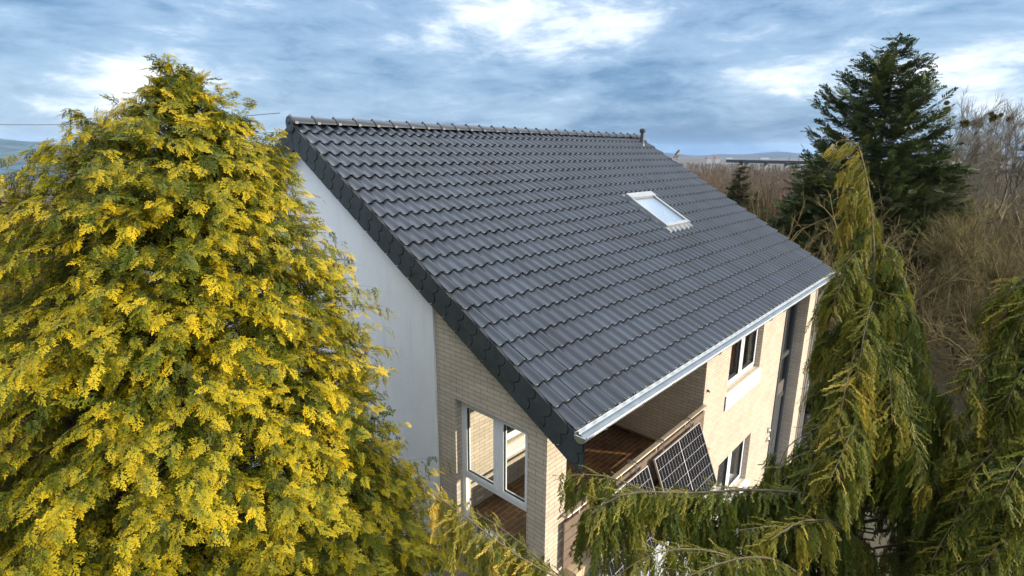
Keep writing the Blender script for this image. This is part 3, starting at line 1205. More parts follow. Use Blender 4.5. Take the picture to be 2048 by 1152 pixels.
# asphalt drive at the far left and a paved yard in front of the house
MT['asphalt'] = plain('asphalt', (.055, .057, .06), .85, var=.2, scale=20, bump=.3, bscale=120)
b = MB()
b.box(-9, -4.2, -8, 30, GROUND - .2, GROUND + .004)
tag(b.build('road', MT['asphalt'], origin=(-6, 5, GROUND)), kind='structure')
MT['paving'] = brickmat('yard_paving', (.12, .105, .085), (.10, .085, .07), (.05, .05, .045), .4, .2, .008)
b = MB()
b.box(-3.9, 13, -1.8, YF, GROUND - .2, GROUND + .008)
b.box(11.2, 16, YF, 6, GROUND - .2, GROUND + .009)
tag(b.build('terrace_paving', MT['paving'], origin=(5, -1, GROUND)), kind='structure')


# far hills: a long ridge of real height at two to five kilometres
def hill(name, az0, az1, dist, depth, hfun, mat, seed):
    n, k = 160, 10
    az = np.linspace(R(az0), R(az1), n)      # azimuth from +Y towards +X, like the camera's yaw
    W = np.sin(np.linspace(0, PI, k))
    V = []
    for a in az:
        top = hfun(math.degrees(a))
        edge = min(1.0, 6 * min((a - az[0]), (az[-1] - a)) / (az[-1] - az[0]) + .02)
        for q_ in range(k):
            d = dist + depth * q_ / (k - 1)
            z = -20 + (top + 20) * edge * W[q_] * (1 + .12 * noise2(a * 40 + q_, q_ * 1.3, seed)) if 0 < q_ < k - 1 else -22
            V.append((CAM[0] + d * math.sin(a), CAM[1] + d * math.cos(a), z))
    ii, jj = np.meshgrid(np.arange(n - 1), np.arange(k - 1), indexing='ij')
    F = np.stack([ii * k + jj, ii * k + jj + 1, (ii + 1) * k + jj + 1, (ii + 1) * k + jj], -1).reshape(-1, 4)
    o = np_mesh(name, np.array(V), F, mat, smooth=True)
    tag(o, kind='structure')


MT['hillR'] = plain('hazed_wooded_far_hill', (.022, .045, .075), .95, var=.5, scale=.012)  # the blue of distant air is mixed into this base colour
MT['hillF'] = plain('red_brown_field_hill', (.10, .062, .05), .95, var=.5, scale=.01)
MT['hillL'] = plain('hazed_blue_hill', (.035, .075, .085), .95, var=.6, scale=.006)  # base colour carries a painted blue for the air in between
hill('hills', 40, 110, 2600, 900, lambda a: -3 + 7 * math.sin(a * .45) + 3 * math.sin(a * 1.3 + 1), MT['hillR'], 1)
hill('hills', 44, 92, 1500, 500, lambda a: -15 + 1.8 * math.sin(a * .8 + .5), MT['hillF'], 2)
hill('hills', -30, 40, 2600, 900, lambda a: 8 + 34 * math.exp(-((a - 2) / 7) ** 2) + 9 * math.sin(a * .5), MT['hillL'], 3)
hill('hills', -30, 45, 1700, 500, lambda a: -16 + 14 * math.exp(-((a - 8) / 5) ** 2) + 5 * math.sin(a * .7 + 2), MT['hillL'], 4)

hill('hills', -30, 36, 430, 480, lambda a: -9 + 3 * math.sin(a * .35 + 1) + 1.5 * math.sin(a * 1.1), plain('hazed_wooded_slope', (.030, .075, .115), .95, var=.6, scale=.03), 5)  # haze blue painted into the slope colour, too near for the air volume

# ---- motorway bridge and far houses
br = empty('road_bridge', at(1560, 330, 420) * np.array([1, 1, 0]) + np.array([0, 0, -18.]), 'long dark road bridge far away below the horizon', 'bridge')
A0, A1 = at(1452, 321, 520), at(1760, 327, 420)
u_ = A1 - A0
Lb = np.linalg.norm(u_)
u_ /= Lb
n_ = norm(np.array([-u_[1], u_[0], 0]))
b = MB()
b.obox(A0, u_, n_, Z, (0, Lb), (0, 9), (-1.9, 0))
b.build('deck', plain('dark_steel_girder', (.022, .025, .03), .7), br)
b = MB()
b.obox(A0, u_, n_, Z, (0, Lb), (-.1, .1), (.0, .9))
b.build('parapet', plain('bluish_parapet', (.03, .036, .045), .6), br)
for k in range(1, 7):
    b = MB()
    b.obox(A0, u_, n_, Z, (Lb * k / 7 - .8, Lb * k / 7 + .8), (2, 7), (-17, -1.9))
    b.build('pier', plain('grey_concrete', (.22, .2, .2), .8), br)
MT['fwall'] = plain('pale_house_wall', (.42, .40, .38), .8)
MT['froof'] = plain('red_brown_roof', (.20, .10, .075), .8)
MT['fgrey'] = plain('grey_hall_roof', (.30, .31, .33), .7)
fh = [(1419, 317, 900, 8, 3, 'white far house with a red roof, leftmost below the hills', 0), (1436, 316.5, 950, 8, 3, 'small white far house beside the bridge end', 0),
      (1459, 317, 950, 12, 3, 'long low pale hall on the horizon, above the left end of the bridge', 1), (1530, 317, 1000, 16, 2.6, 'wide grey hall on the horizon above the bridge middle', 1),
      (1612, 318, 800, 16, 4, 'grey hall on the horizon near the dark evergreen', 1)]
for px, py, D, w_, h_, lab, kind in fh:
    p = at(px, py, D)
    e = empty('far_house', p - np.array([0, 0, h_]), lab, 'house', 'houses and halls on the horizon')
    b = MB()
    b.obox(p, CR, n_ * 0 + np.array([CF[0], CF[1], 0]), Z, (-w_ / 2, w_ / 2), (0, 8), (-h_ - 6, 0))
    b.build('wall', MT['fwall'], e)
    b = MB()
    f2 = norm(np.array([CF[0], CF[1], 0]))
    P = lambda a, c, z: p + CR * a + f2 * c + np.array([0, 0, z])
    hh = 3.2 if kind == 0 else 1.0
    q_ = [P(-w_ / 2 - .4, -.4, 0), P(w_ / 2 + .4, -.4, 0), P(w_ / 2 + .4, 8.4, 0), P(-w_ / 2 - .4, 8.4, 0)]
    r0, r1 = P(-w_ / 2 - .4, 4, hh), P(w_ / 2 + .4, 4, hh)
    b.face([q_[0], q_[1], r1, r0]); b.face([q_[2], q_[3], r0, r1]); b.face([q_[1], q_[2], r1]); b.face([q_[3], q_[0], r0]); b.face(q_[::-1])
    b.build('roof', MT['froof'] if kind == 0 else MT['fgrey'], e)
# slanting crane-like mast on the horizon
p = at(1579, 318, 600)
b = MB()
b.tube([p + np.array([0, 0, -16]), p + np.array([0, 0, 1.0])], [.5, .3], 5)
q0 = p + np.array([0, 0, -2])
b.tube([q0 - CR * 2.5, q0 + CR * 1 + np.array([0, 0, 6.5])], [.35, .2], 5)
b.tube([p + np.array([0, 0, 1.0]), q0 + CR * 1 + np.array([0, 0, 6.5])], .15, 5)
o = b.build('crane', MT['anth2'], origin=p - np.array([0, 0, 16]))
tag(o, 'slanting grey crane jib standing up from the horizon over the bridge', 'crane')

# ================================================================== FOLIAGE TEMPLATES
def kite(c, d, s, l, w):
    """four corners of a pointed leaflet from c along d, width direction s"""
    return [c, c + d * l * .45 + s * w, c + d * l, c + d * l * .45 - s * w]


def tmpl_fan(seed, pairs=8, droop=.28, leaf=4, wid=.5, lw=.028, tip=.2):
    """flat cypress spray of unit length along +X, lying in XY, drooping to -Z"""
    r = np.random.default_rng(seed)
    V, T = [], []
    ax = lambda t: np.array([t, .05 * math.sin(t * 5 + seed), -droop * t * t])
    for k in range(4):
        c, e_ = ax(k / 4), ax((k + 1.2) / 4)
        V += kite(c, norm(e_ - c), np.array([0, 1, 0]), np.linalg.norm(e_ - c), .016)
        T += [.15 + .18 * k] * 4
    for k in range(pairs):
        t = (k + .6) / (pairs + .3)
        for sg in (-1, 1):
            c = ax(t + r.uniform(-.02, .02))
            L = wid * (.35 + .65 * math.sin(PI * min(1, t * .8 + .2))) * (1.12 - t * .75) * r.uniform(.75, 1.15)
            a = R(r.uniform(38, 56)) * (1 - .25 * t)
            d = norm(np.array([math.cos(a), sg * math.sin(a), r.uniform(-.35, .05) - droop * t]))
            s = norm(np.cross(d, (0, 0, 1)))
            V += kite(c, d, s, L, lw * .8)
            T += [.2 + .3 * t, .4 + .3 * t, .7 + .3 * t, .4 + .3 * t]
            for q_ in range(leaf):
                f_ = (q_ + 1) / (leaf + .6)
                for s2 in ((-1, 1) if q_ % 2 == 0 else (1,) if r.random() < .5 else (-1,)):
                    cc = c + d * L * f_
                    dd = norm(d * .8 + s * s2 * .65 + np.array([0, 0, r.uniform(-.35, .15)]))
                    l = L * .42 * (1.1 - .6 * f_) * r.uniform(.8, 1.2)
                    V += kite(cc, dd, norm(np.cross(dd, (0, 0, 1))), l, lw)
                    u = .3 + .3 * t + .3 * f_
                    T += [u - .1, u, u + .25, u]
    d = norm(ax(1.0) - ax(.9))
    V += kite(ax(.93), d, np.array([0, 1, 0]), tip, lw)
    T += [.6, .8, 1, .8]
    return np.array(V), np.array(T)


def tmpl_strand(seed, n=17, lw=.0145):
    """hanging cypress strand of unit length along +X (later pointed down), in the XY plane"""
    r = np.random.default_rng(seed)
    V, T = [], []
    ax = lambda t: np.array([t, .035 * math.sin(t * 7 + seed), .03 * math.sin(t * 5 + seed * 2)])
    for k in range(5):
        c, e_ = ax(k / 5), ax((k + 1.15) / 5)
        V += kite(c, norm(e_ - c), np.array([0, 1, 0]), np.linalg.norm(e_ - c), .008)
        T += [.1 + .12 * k] * 4
    for k in range(n):
        t = (k + .5) / n
        sg = 1 if k % 2 else -1
        c = ax(t)
        L = r.uniform(.10, .20) * (1.1 - .55 * t)
        a = R(r.uniform(9, 27))
        d = norm(np.array([math.cos(a), sg * math.sin(a), r.uniform(-.35, .35)]))
        s = norm(np.cross(d, (0, 0, 1)))
        V += kite(c, d, s, L, lw * .7)
        T += [.25 + .3 * t, .35 + .3 * t, .6 + .3 * t, .35 + .3 * t]
        for q_ in range(5):
            f_ = (q_ + .8) / 5.4
            s2 = 1 if q_ % 2 else -1
            dd = norm(d + s * s2 * .55 + np.array([.25, 0, r.uniform(-.4, .4)]))
            l = L * .45 * (1.1 - .5 * f_) * r.uniform(.8, 1.25)
            V += kite(c + d * L * f_, dd, norm(np.cross(dd, (0, 0, 1))), l, lw)
            u = .3 + .3 * t + .25 * f_
            T += [u - .1, u, u + .2, u]
    V += kite(ax(.95), np.array([1, 0, 0]), np.array([0, 1, 0]), .12, lw)
    T += [.7, .8, 1, .8]
    return np.array(V), np.array(T)


def tmpl_needle(seed, n=9):
    """bottle-brush fir twig of unit length along +X"""
    r = np.random.default_rng(seed)
    V, T = [], []
    for k in range(n):
        t = k / n
        for sg in (-1, 1):
            a = R(r.uniform(35, 60))
            L = .38 * (1.1 - .7 * t) * r.uniform(.7, 1.2)
            d = norm(np.array([math.cos(a), sg * math.sin(a), r.uniform(-.15, .35)]))
            V += kite(np.array([t, 0, 0]), d, norm(np.cross(d, (0, 0, 1))), L, .05)
            T += [.2, .4 + .2 * t, .6 + .4 * t, .4 + .2 * t]
    V += kite(np.array([.75, 0, 0]), np.array([1, 0, 0]), np.array([0, 1, 0]), .3, .05)
    T += [.5, .8, 1, .8]
    return np.array(V), np.array(T)


FAN = [tmpl_fan(s, pairs=7, leaf=3, lw=.032) for s in range(6)]
FANLOW = [tmpl_fan(s + 20, pairs=5, leaf=2, lw=.045) for s in range(4)]
STRAND = [tmpl_strand(s) for s in range(6)]
NEEDLE = [tmpl_needle(s) for s in range(5)]


def scatter(items, templates):
    """items: list of (pos, dir, up, size, tint_base, tint_gain) -> V, F, tint"""
    pos = np.array([i[0] for i in items])
    d = norm(np.array([i[1] for i in items]))
    up = np.array([i[2] for i in items], float)
    s = norm(np.cross(up, d) + 1e-6)
    n = np.cross(d, s)
    size = np.array([i[3] for i in items])
    tb = np.array([i[4] for i in items])
    tg = np.array([i[5] for i in items])
    which = rng.integers(0, len(templates), len(items))
    Vs, Ts = [], []
    for k, (tv, tt) in enumerate(templates):
        m_ = np.where(which == k)[0]
        if not len(m_):
            continue
        B = np.stack([d[m_], s[m_], n[m_]], 1)             # (k,3,3)
        P = np.einsum('vi,kij->kvj', tv, B) * size[m_, None, None] + pos[m_, None]
        Vs.append(P.reshape(-1, 3))
        Ts.append((tb[m_, None] + tg[m_, None] * tt[None]).ravel())
    V = np.concatenate(Vs)
    return V, np.arange(len(V)).reshape(-1, 4), np.concatenate(Ts)


def rv3(s=1.0):
    return rng.normal(0, s, 3)


def bez(p0, p1, p2, t):
    t = np.asarray(t)[..., None]
    return (1 - t) ** 2 * p0 + 2 * t * (1 - t) * p1 + t * t * p2


# ================================================================== GOLDEN CYPRESS (left foreground)
GD = 5.3
gax = at(352, 118, GD)
GX, GYY = gax[0], gax[1]
gbase = at(378, 1090, GD)
GDX, GDY = gbase[0] - GX, gbase[1] - GYY


def z_at(py, x=GX, y=GYY):
    """height at which the vertical through (x, y) crosses picture row py"""
    d0_ = np.array([x, y, 0]) - CAM
    # solve row equation
    a = np.dot(CU, (0, 0, 1)); c = np.dot(CF, (0, 0, 1))
    k = -(py - 576) / FPX
    b0 = np.dot(CU, d0_); f0 = np.dot(CF, d0_)
    return (k * f0 - b0) / (a - k * c)


prof_y = [118, 150, 180, 215, 250, 300, 350, 420, 500, 560, 640, 740, 860, 930, 1090, 1300, 1700, 2300]
prof_r = [4, 38, 54, 95, 150, 205, 238, 268, 305, 335, 345, 395, 440, 485, 535, 585, 600, 560]
gz_ = np.array([z_at(v) for v in prof_y])
gr_ = np.array(prof_r) / FPX * GD
ztop_ = z_at(118)
GXY = lambda z: (GX + GDX * (ztop_ - z) / 6.0, GYY + GDY * (ztop_ - z) / 6.0)   # the trunk leans a little
gtree = empty('golden_cypress', (*GXY(GROUND), GROUND), 'large bushy golden-yellow cypress in front of the white gable', 'tree')


def grad_(z):
    return np.interp(-z, -gz_, gr_)


items, segs = [], []


def golden_bough(b0, b1, b2, nspr, size, tint, spread=1.0):
    for t0, t1 in zip(np.linspace(0, 1, 7)[:-1], np.linspace(0, 1, 7)[1:]):
        a_, c_ = bez(b0, b1, b2, t0), bez(b0, b1, b2, t1)
        segs.append((*a_, *c_,   .005 * (1.1 - t0), .005 * (1.1 - t1)))
    Lb_ = np.linalg.norm(b2 - b0)
    tmin = max(.15, 1 - .85 / Lb_)
    for k in range(nspr):
        t = tmin + (1 - tmin) * (k + rng.random()) / nspr
        p = bez(b0, b1, b2, t)
        tan = norm(bez(b0, b1, b2, min(1, t + .02)) - bez(b0, b1, b2, t - .02))
        side = norm(np.cross(tan, (0, 0, 1)))
        sg = rng.choice((-1, 1))
        hang = rng.random() < .33
        if hang:
            d = tan * .45 + side * sg * .35 * spread + np.array([0, 0, -.9]) + rv3(.18)
            tb, tg = rng.uniform(-.22, .08), rng.uniform(.45, .75)
        else:
            d = tan * rng.uniform(.5, 1.0) + side * sg * rng.uniform(.2, .9) * spread + np.array([0, 0, rng.uniform(-.6, .1)]) + rv3(.1)
            tb, tg = rng.uniform(-.22, .12) + .15 * (t - tmin) / (1 - tmin), rng.uniform(.75, 1.05)
        up = np.array([0, 0, 1.0]) + tan * .5 + rv3(.3)
        sz = size * rng.uniform(.7, 1.25) * (1.0 if t < .9 else .85)
        items.append((p + rv3(.02), d, up, sz, tb + tint, tg))


zs = np.linspace(gz_[0], GROUND + 1.2, 400)
wts = np.maximum(grad_(zs), .06)
wts = wts / wts.sum()
NBOUGH = 4600
for k in range(NBOUGH):
    z = rng.choice(zs, p=wts) + rng.normal(0, .03)
    if z < -2.2 and rng.random() < .6:
        continue
    ph = rng.uniform(0, 2 * PI)
    toward = np.dot(np.array([math.cos(ph), math.sin(ph)]), norm((CAM - gax)[:2]))
    if toward < -.35 and rng.random() < .80:
        continue
    lump = 1 + .06 * math.sin(3 * ph + z * 2.3) + .05 * math.sin(7 * ph - z * 5)
    u = np.array([math.cos(ph), math.sin(ph), 0])
    Rr = float(grad_(z)) * rng.uniform(.84, 1.02) * lump * (1 + .24 * max(0, -float(np.dot(u, CR))))
    c = np.array([*GXY(z), 0])
    if rng.random() < .09:            # some boughs stick out of the outline
        Rr *= rng.uniform(1.06, 1.17)
    b2 = c + u * Rr + np.array([0, 0, z])
    b0 = c + u * .03 + np.array([0, 0, z - .20 * Rr - .05])
    b1 = c + u * Rr * .62 + np.array([0, 0, z + .06 + .10 * Rr])
    golden_bough(b0, b1, b2, int(rng.integers(9, 13)), rng.uniform(.115, .175), rng.normal(0, .06))
# ragged ascending leaders that break the outline
for px, py, dd, bx, by in ((358, 124, 0, 350, 300), (345, 135, .1, 350, 330), (330, 150, -.1, 350, 300), (310, 178, .0, 345, 340), (395, 150, 0, 350, 320), (385, 190, .15, 350, 340),
                           (442, 168, .0, 360, 360), (455, 200, -.1, 360, 380), (500, 208, .1, 370, 400), (480, 240, .3, 370, 400), (245, 210, -.1, 335, 400), (215, 240, .1, 330, 400), (130, 214, 0, 320, 420), (165, 225, .15, 320, 430),
                           (72, 300, 0, 310, 460), (90, 285, .2, 310, 450), (120, 290, -.2, 310, 460), (560, 268, .2, 380, 440), (585, 300, .0, 380, 470), (530, 280, -.3, 380, 450), (40, 440, 0, 300, 560), (15, 470, .2, 300, 600),
                           (630, 440, .2, 400, 560), (688, 548, .1, 400, 680), (700, 630, .0, 400, 760), (760, 740, .0, 400, 880), (800, 880, .0, 400, 1000), (270, 190, .2, 345, 380), (410, 230, -.4, 355, 400)):
    b2 = at(px, py, GD + dd)
    b0 = np.array([*GXY(z_at(by)), z_at(by)])
    b1 = b0 * .45 + b2 * .55 + np.array([0, 0, .16])
    golden_bough(b0, b1, b2, 34, .16, rng.normal(-.03, .06), 1.1)
# older green growth further inside
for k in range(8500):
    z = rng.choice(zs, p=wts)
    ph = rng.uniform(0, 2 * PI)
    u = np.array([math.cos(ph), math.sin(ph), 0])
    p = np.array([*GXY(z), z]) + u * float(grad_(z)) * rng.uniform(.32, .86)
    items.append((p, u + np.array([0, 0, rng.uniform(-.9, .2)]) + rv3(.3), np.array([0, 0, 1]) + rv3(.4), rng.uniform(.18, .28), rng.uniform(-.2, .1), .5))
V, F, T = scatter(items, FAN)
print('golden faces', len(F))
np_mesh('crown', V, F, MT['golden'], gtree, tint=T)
V, F = seg_mesh(segs, 4)
np_mesh('limb', V, F, MT['bark'], gtree)
b = MB()
b.tube([(*GXY(w_), w_) for w_ in (GROUND - .1, -2.5, .5, gz_[1])], [.26, .2, .12, .015], 10)
b.build('trunk', MT['bark'], gtree, smooth=True)


# ---- olive cypresses behind it, at the left edge
def olive_tree(px, pytop, D, rpx, label, seed):
    p0 = at(px, pytop, D)
    ztop = z_at(pytop, p0[0], p0[1])
    e_ = empty('olive_cypress', (p0[0], p0[1], GROUND), label, 'tree', 'olive cypresses behind the golden one')
    it, sg_ = [], []
    H = ztop - GROUND
    rm = rpx / FPX * D
    for k in range(420):
        t = rng.random() ** .8
        z = ztop - t * H * .9
        Rr = rm * (.25 + .75 * min(1, t * 2.2)) * rng.uniform(.6, 1.05)
        ph = rng.uniform(0, 2 * PI)
        u = np.array([math.cos(ph), math.sin(ph), 0])
        c = np.array([p0[0], p0[1], 0])
        b2 = c + u * Rr + np.array([0, 0, z - .25])
        b0 = c + np.array([0, 0, z - .3])
        b1 = c + u * Rr * .7 + np.array([0, 0, z + .35])
        sg_.append((*b0, *bez(b0, b1, b2, .5), .03, .02))
        sg_.append((*bez(b0, b1, b2, .5), *b2, .02, .006))
        for q_ in range(13):
            tt = .35 + .65 * (q_ + rng.random()) / 13
            pp_ = bez(b0, b1, b2, tt)
            tan = norm(bez(b0, b1, b2, min(1, tt + .03)) - bez(b0, b1, b2, tt - .03))
            sd = norm(np.cross(tan, (0, 0, 1))) * rng.choice((-1, 1))
            it.append((pp_, tan * .6 + sd * rng.uniform(.1, .8) + np.array([0, 0, rng.uniform(-.9, 0)]), np.array([0, 0, 1]) + rv3(.3), rng.uniform(.3, .5), rng.uniform(-.2, .25), .6))
    V, F, T = scatter(it, FANLOW)
    np_mesh('crown', V, F, MT['olive'], e_, tint=T)
    V, F = seg_mesh(sg_, 4)
    np_mesh('limb', V, F, MT['bark'], e_)
    b = MB()
    b.tube([(p0[0], p0[1], GROUND - .1), (p0[0], p0[1], ztop - .2)], [.2, .02], 8)
    b.build('trunk', MT['bark'], e_)


olive_tree(25, 368, 10.5, 110, 'olive-brown cypress at the left edge with drooping tips', 1)
olive_tree(150, 352, 12.0, 130, 'olive-brown cypress just behind the golden one', 2)
olive_tree(-130, 400, 9.5, 150, 'olive-brown cypress cut by the left edge of the picture', 3)


# ================================================================== WEEPING CYPRESSES (right foreground)
def strands_along(path, items, segs, n, lmin, lmax, tint, r0=.02, r1=.005, side=.35, start=.05, tipgold=.25, bias=(0, 0, 0)):
    """a bough along world points, with hanging strands"""
    path = np.array(path, float)
    cum = np.concatenate([[0], np.cumsum(np.linalg.norm(np.diff(path, axis=0), axis=1))])
    cum /= cum[-1]
    P = lambda t: np.stack([np.interp(t, cum, path[:, k]) for k in range(3)], -1)
    ts = np.linspace(0, 1, 22)
    # smooth the polyline
    pts = P(ts)
    for _ in range(2):
        pts[1:-1] = (pts[:-2] + 2 * pts[1:-1] + pts[2:]) / 4
    Q = lambda t: np.stack([np.interp(t, ts, pts[:, k]) for k in range(3)], -1)
    for a_, c_ in zip(range(21), range(1, 22)):
        segs.append((*pts[a_], *pts[c_], r0 + (r1 - r0) * ts[a_], r0 + (r1 - r0) * ts[c_]))
    per = 13
    for k in range(max(3, int(n * 2.1 / 7))):
        # strands hang in clumps from side twigs; each clump shares its lean, length and colour
        nk = max(3, int(n * 2.1 / 7))
        t = start + (1 - start) * (k + rng.random()) / nk
        p = Q(t)
        tan = norm(Q(min(1, t + .03)) - Q(max(0, t - .03)))
        sd = norm(np.cross(tan, (0, 0, 1))) * rng.choice((-1, 1))
        Lc = 1.2 * rng.uniform(lmin, lmax) * (.5 + .5 * math.sin(PI * min(1, max(0, .2 + .8 * (1 - t)))))
        lean = tan * rng.uniform(-.02, .22) + sd * rng.uniform(0, side * .8) + rv3(.05) + np.array(bias)
        gold = tipgold * max(0, (t - .6) / .4) + (rng.random() < .16) * .20
        tc_ = rng.uniform(-.20, .12) + tint + gold
        root = p + sd * rng.uniform(.01, .16 * Lc + .02) + np.array([0, 0, rng.uniform(-.05, .01)])
        segs.append((*p, *root, .0018, .001))
        for q_ in range(per):
            f_ = q_ / per
            drop = np.array([0, 0, -1.0]) + lean
            pos = root + drop * Lc * .55 * f_ * rng.random() + rv3(.018)
            d = drop + rv3(.10)
            L = Lc * rng.uniform(.45, .85) * (1 - .2 * f_)
            items.append((pos, d, np.array([tan[1], -tan[0], 0]) + sd * .8 + rv3(.4), L, tc_ + rng.uniform(-.1, .1), rng.uniform(.35, .65)))
        for _k in range(2):             # short sprays arching over the top of the bough
            items.append((p + rv3(.01), tan * .45 + sd * rng.choice((-1, 1)) * .45 + np.array([0, 0, rng.uniform(-.6, .08)]), np.array([0, 0, 1]) + rv3(.3), min(.2, Lc * .4), tc_ + .08, .6))


WS = 5.0 / 6.0            # the whole tree stands five metres from the lens
WD = 6.0 * WS
witems, wsegs = [], []
wb = at(1745, 700, WD)
wtree = empty('weeping_cypress', (wb[0], wb[1], GROUND), 'tall weeping cypress with golden bent leader before the right end of the house', 'tree')
leader = [at(1682, 280, WD), at(1700, 281, WD), at(1716, 292, WD), at(1726, 325, WD), at(1736, 375, WD), at(1743, 430, WD), at(1747, 500, WD), at(1748, 600, WD), at(1748, 760, WD)]
lp = np.array(leader[::-1])
for a_, c_, r0, r1 in zip(lp[:-1], lp[1:], np.linspace(.015, .005, 8), np.linspace(.0135, .004, 8)):
    wsegs.append((*a_, *c_, r0, r1))
trunkx = lambda py: np.array([np.interp(py, [282, 325, 375, 430, 500, 600, 2000], [1716, 1726, 1736, 1743, 1747, 1748, 1748])])[0]


def wbough(pts, n, lmin, lmax, tint=0.0, dep=None, **k):
    path = [at(x, y, d * WS) for x, y, d in pts]
    strands_along(path, witems, wsegs, n, lmin * WS, lmax * WS, tint, **k)


# golden leader sprays on the upper left of the stem
wbough([(1726, 325, 6.0), (1716, 292, 6.0), (1700, 281, 6.0), (1682, 280, 6.0), (1672, 284, 6.0)], 26, .12, .26, .42, r0=.006, r1=.003, bias=tuple(-CR * .75 + np.array([0, 0, .1])))
# short sprays straight off the stem
wbough([(1724, 315, 6), (1733, 360, 6), (1743, 430, 6), (1747, 500, 6), (1748, 620, 6)], 70, .15, .38, .20, r0=.004, r1=.004, side=.9)
wbough([(1748, 480, 6), (1748, 620, 6), (1748, 800, 6), (1748, 1000, 6)], 150, .3, .6, .0, r0=.004, r1=.004, side=1.2)
wbough([(1722, 308, 6), (1728, 335, 6), (1736, 375, 6), (1743, 430, 6), (1746, 470, 6)], 75, .16, .34, .26, r0=.004, r1=.004, side=.3, bias=tuple(-CR * .75 + np.array([0, 0, .1])))
wbough([(1738, 385, 6), (1745, 470, 6), (1748, 560, 6), (1748, 640, 6)], 80, .28, .52, .12, r0=.004, r1=.004, side=.4, bias=tuple(-CR * .45))
wbough([(1745, 470, 6), (1748, 560, 6), (1748, 700, 6)], 70, .3, .6, .06, r0=.004, r1=.004, side=.4, bias=tuple(CR * .45))
for pts, n, a, c, tn in (
        ([(1730, 345, 6), (1715, 332, 6), (1700, 330, 6), (1688, 342, 6)], 14, .12, .26, .38),
        ([(1738, 385, 6), (1720, 368, 6), (1705, 372, 6), (1692, 392, 6)], 18, .18, .38, .32),
        ([(1741, 412, 6), (1722, 405, 6), (1706, 415, 6), (1694, 440, 6)], 16, .2, .42, .30),
        ([(1746, 470, 6), (1728, 452, 6), (1710, 470, 6), (1696, 510, 6)], 24, .25, .5, .22),
        ([(1742, 430, 6), (1755, 440, 6.1), (1762, 460, 6.1)], 8, .12, .25, .1),
        ([(1747, 500, 6), (1770, 488, 6.05), (1790, 500, 6.05), (1800, 540, 6.05)], 24, .25, .5, .08),
        ([(1747, 520, 6), (1780, 515, 5.9), (1805, 540, 5.9), (1820, 600, 5.9)], 26, .3, .6, .05),
        ([(1747, 505, 6), (1715, 500, 5.9), (1690, 530, 5.8), (1675, 580, 5.8)], 30, .3, .55, .16),
        ([(1748, 560, 6), (1700, 545, 5.8), (1680, 575, 5.7), (1666, 610, 5.7)], 36, .3, .6, .05),
        ([(1748, 640, 6), (1700, 628, 5.9), (1675, 650, 6.0), (1645, 700, 6.0)], 40, .3, .65, -.1),
        ([(1748, 730, 6), (1700, 710, 6.1), (1665, 735, 6.2), (1632, 790, 6.2)], 44, .3, .65, -.14),
        ([(1748, 780, 6), (1690, 770, 6.2), (1670, 790, 6.3), (1636, 830, 6.3)], 36, .3, .5, -.16),
        ([(1748, 580, 6), (1790, 590, 5.8), (1830, 630, 5.7), (1850, 700, 5.7)], 40, .35, .7, .06),
        ([(1748, 640, 6), (1800, 650, 6.0), (1840, 700, 6.0), (1858, 760, 6.0)], 36, .3, .6, -.05),
        ([(1748, 690, 6), (1810, 680, 5.7), (1860, 740, 5.5), (1885, 830, 5.5)], 44, .35, .75, .04),
        ([(1748, 760, 6), (1820, 770, 5.6), (1890, 840, 5.3), (1935, 930, 5.2)], 50, .35, .8, .02),
        ([(1748, 600, 6), (1740, 620, 5.4), (1725, 680, 5.1), (1715, 760, 5.0)], 44, .35, .7, .14),
        ([(1748, 700, 6), (1710, 700, 5.3), (1690, 780, 4.9), (1670, 880, 4.8)], 50, .35, .75, .18),
        ([(1748, 680, 6), (1765, 690, 5.3), (1780, 760, 5.0), (1785, 850, 4.9)], 46, .35, .75, .06),
        ([(1748, 800, 6), (1740, 800, 5.2), (1700, 870, 4.7), (1660, 960, 4.5)], 56, .35, .75, .10),
        ([(1748, 820, 6), (1800, 810, 5.2), (1830, 880, 4.9), (1850, 980, 4.8)], 50, .35, .75, .0)):
    wbough(pts, int(n * 1.5), a, c, tn, r0=.0042, r1=.002)
# lower right skirts of the same tree
for k in range(84):
    py = rng.uniform(820, 1250)
    sgn = rng.choice((-1, 1), p=(.45, .55))
    ext = rng.uniform(60, 210) + (py - 820) * .35
    dd = rng.uniform(-.9, .7)
    wbough([(1748, py - 30, 6), (1748 + sgn * ext * .5, py - 45, 6 + dd * .5), (1748 + sgn * ext * .85, py, 6 + dd), (1748 + sgn * ext, py + 90, 6 + dd)], 36, .3, .7, rng.uniform(-.2, .05), r0=.008, r1=.003)
# the long boughs that sweep left across the front of the balcony
wbough([(1748, 1020, 6), (1680, 1000, 5.6), (1600, 985, 5.2), (1480, 978, 4.9), (1390, 988, 4.75), (1300, 982, 4.6), (1235, 984, 4.5), (1195, 1003, 4.45), (1176, 1035, 4.45)], 300, .34, .78, -.02, r0=.017, r1=.004, start=.12)
wbough([(1748, 1040, 6), (1700, 1050, 5.8), (1500, 1060, 5.2), (1380, 1030, 5.0), (1290, 985, 4.9), (1240, 955, 4.8), (1190, 943, 4.75), (1150, 944, 4.7), (1130, 952, 4.7)], 120, .22, .5, -.06, r0=.016, r1=.003, start=.45)
wbough([(1748, 1290, 6), (1600, 1330, 5.0), (1300, 1230, 4.5), (1130, 1165, 4.1), (1040, 1120, 4.0), (985, 1088, 3.95), (955, 1055, 3.9), (930, 1015, 3.9), (902, 990, 3.9), (868, 990, 3.9)], 330, .22, .52, .12, r0=.017, r1=.003, start=.3, tipgold=.35)
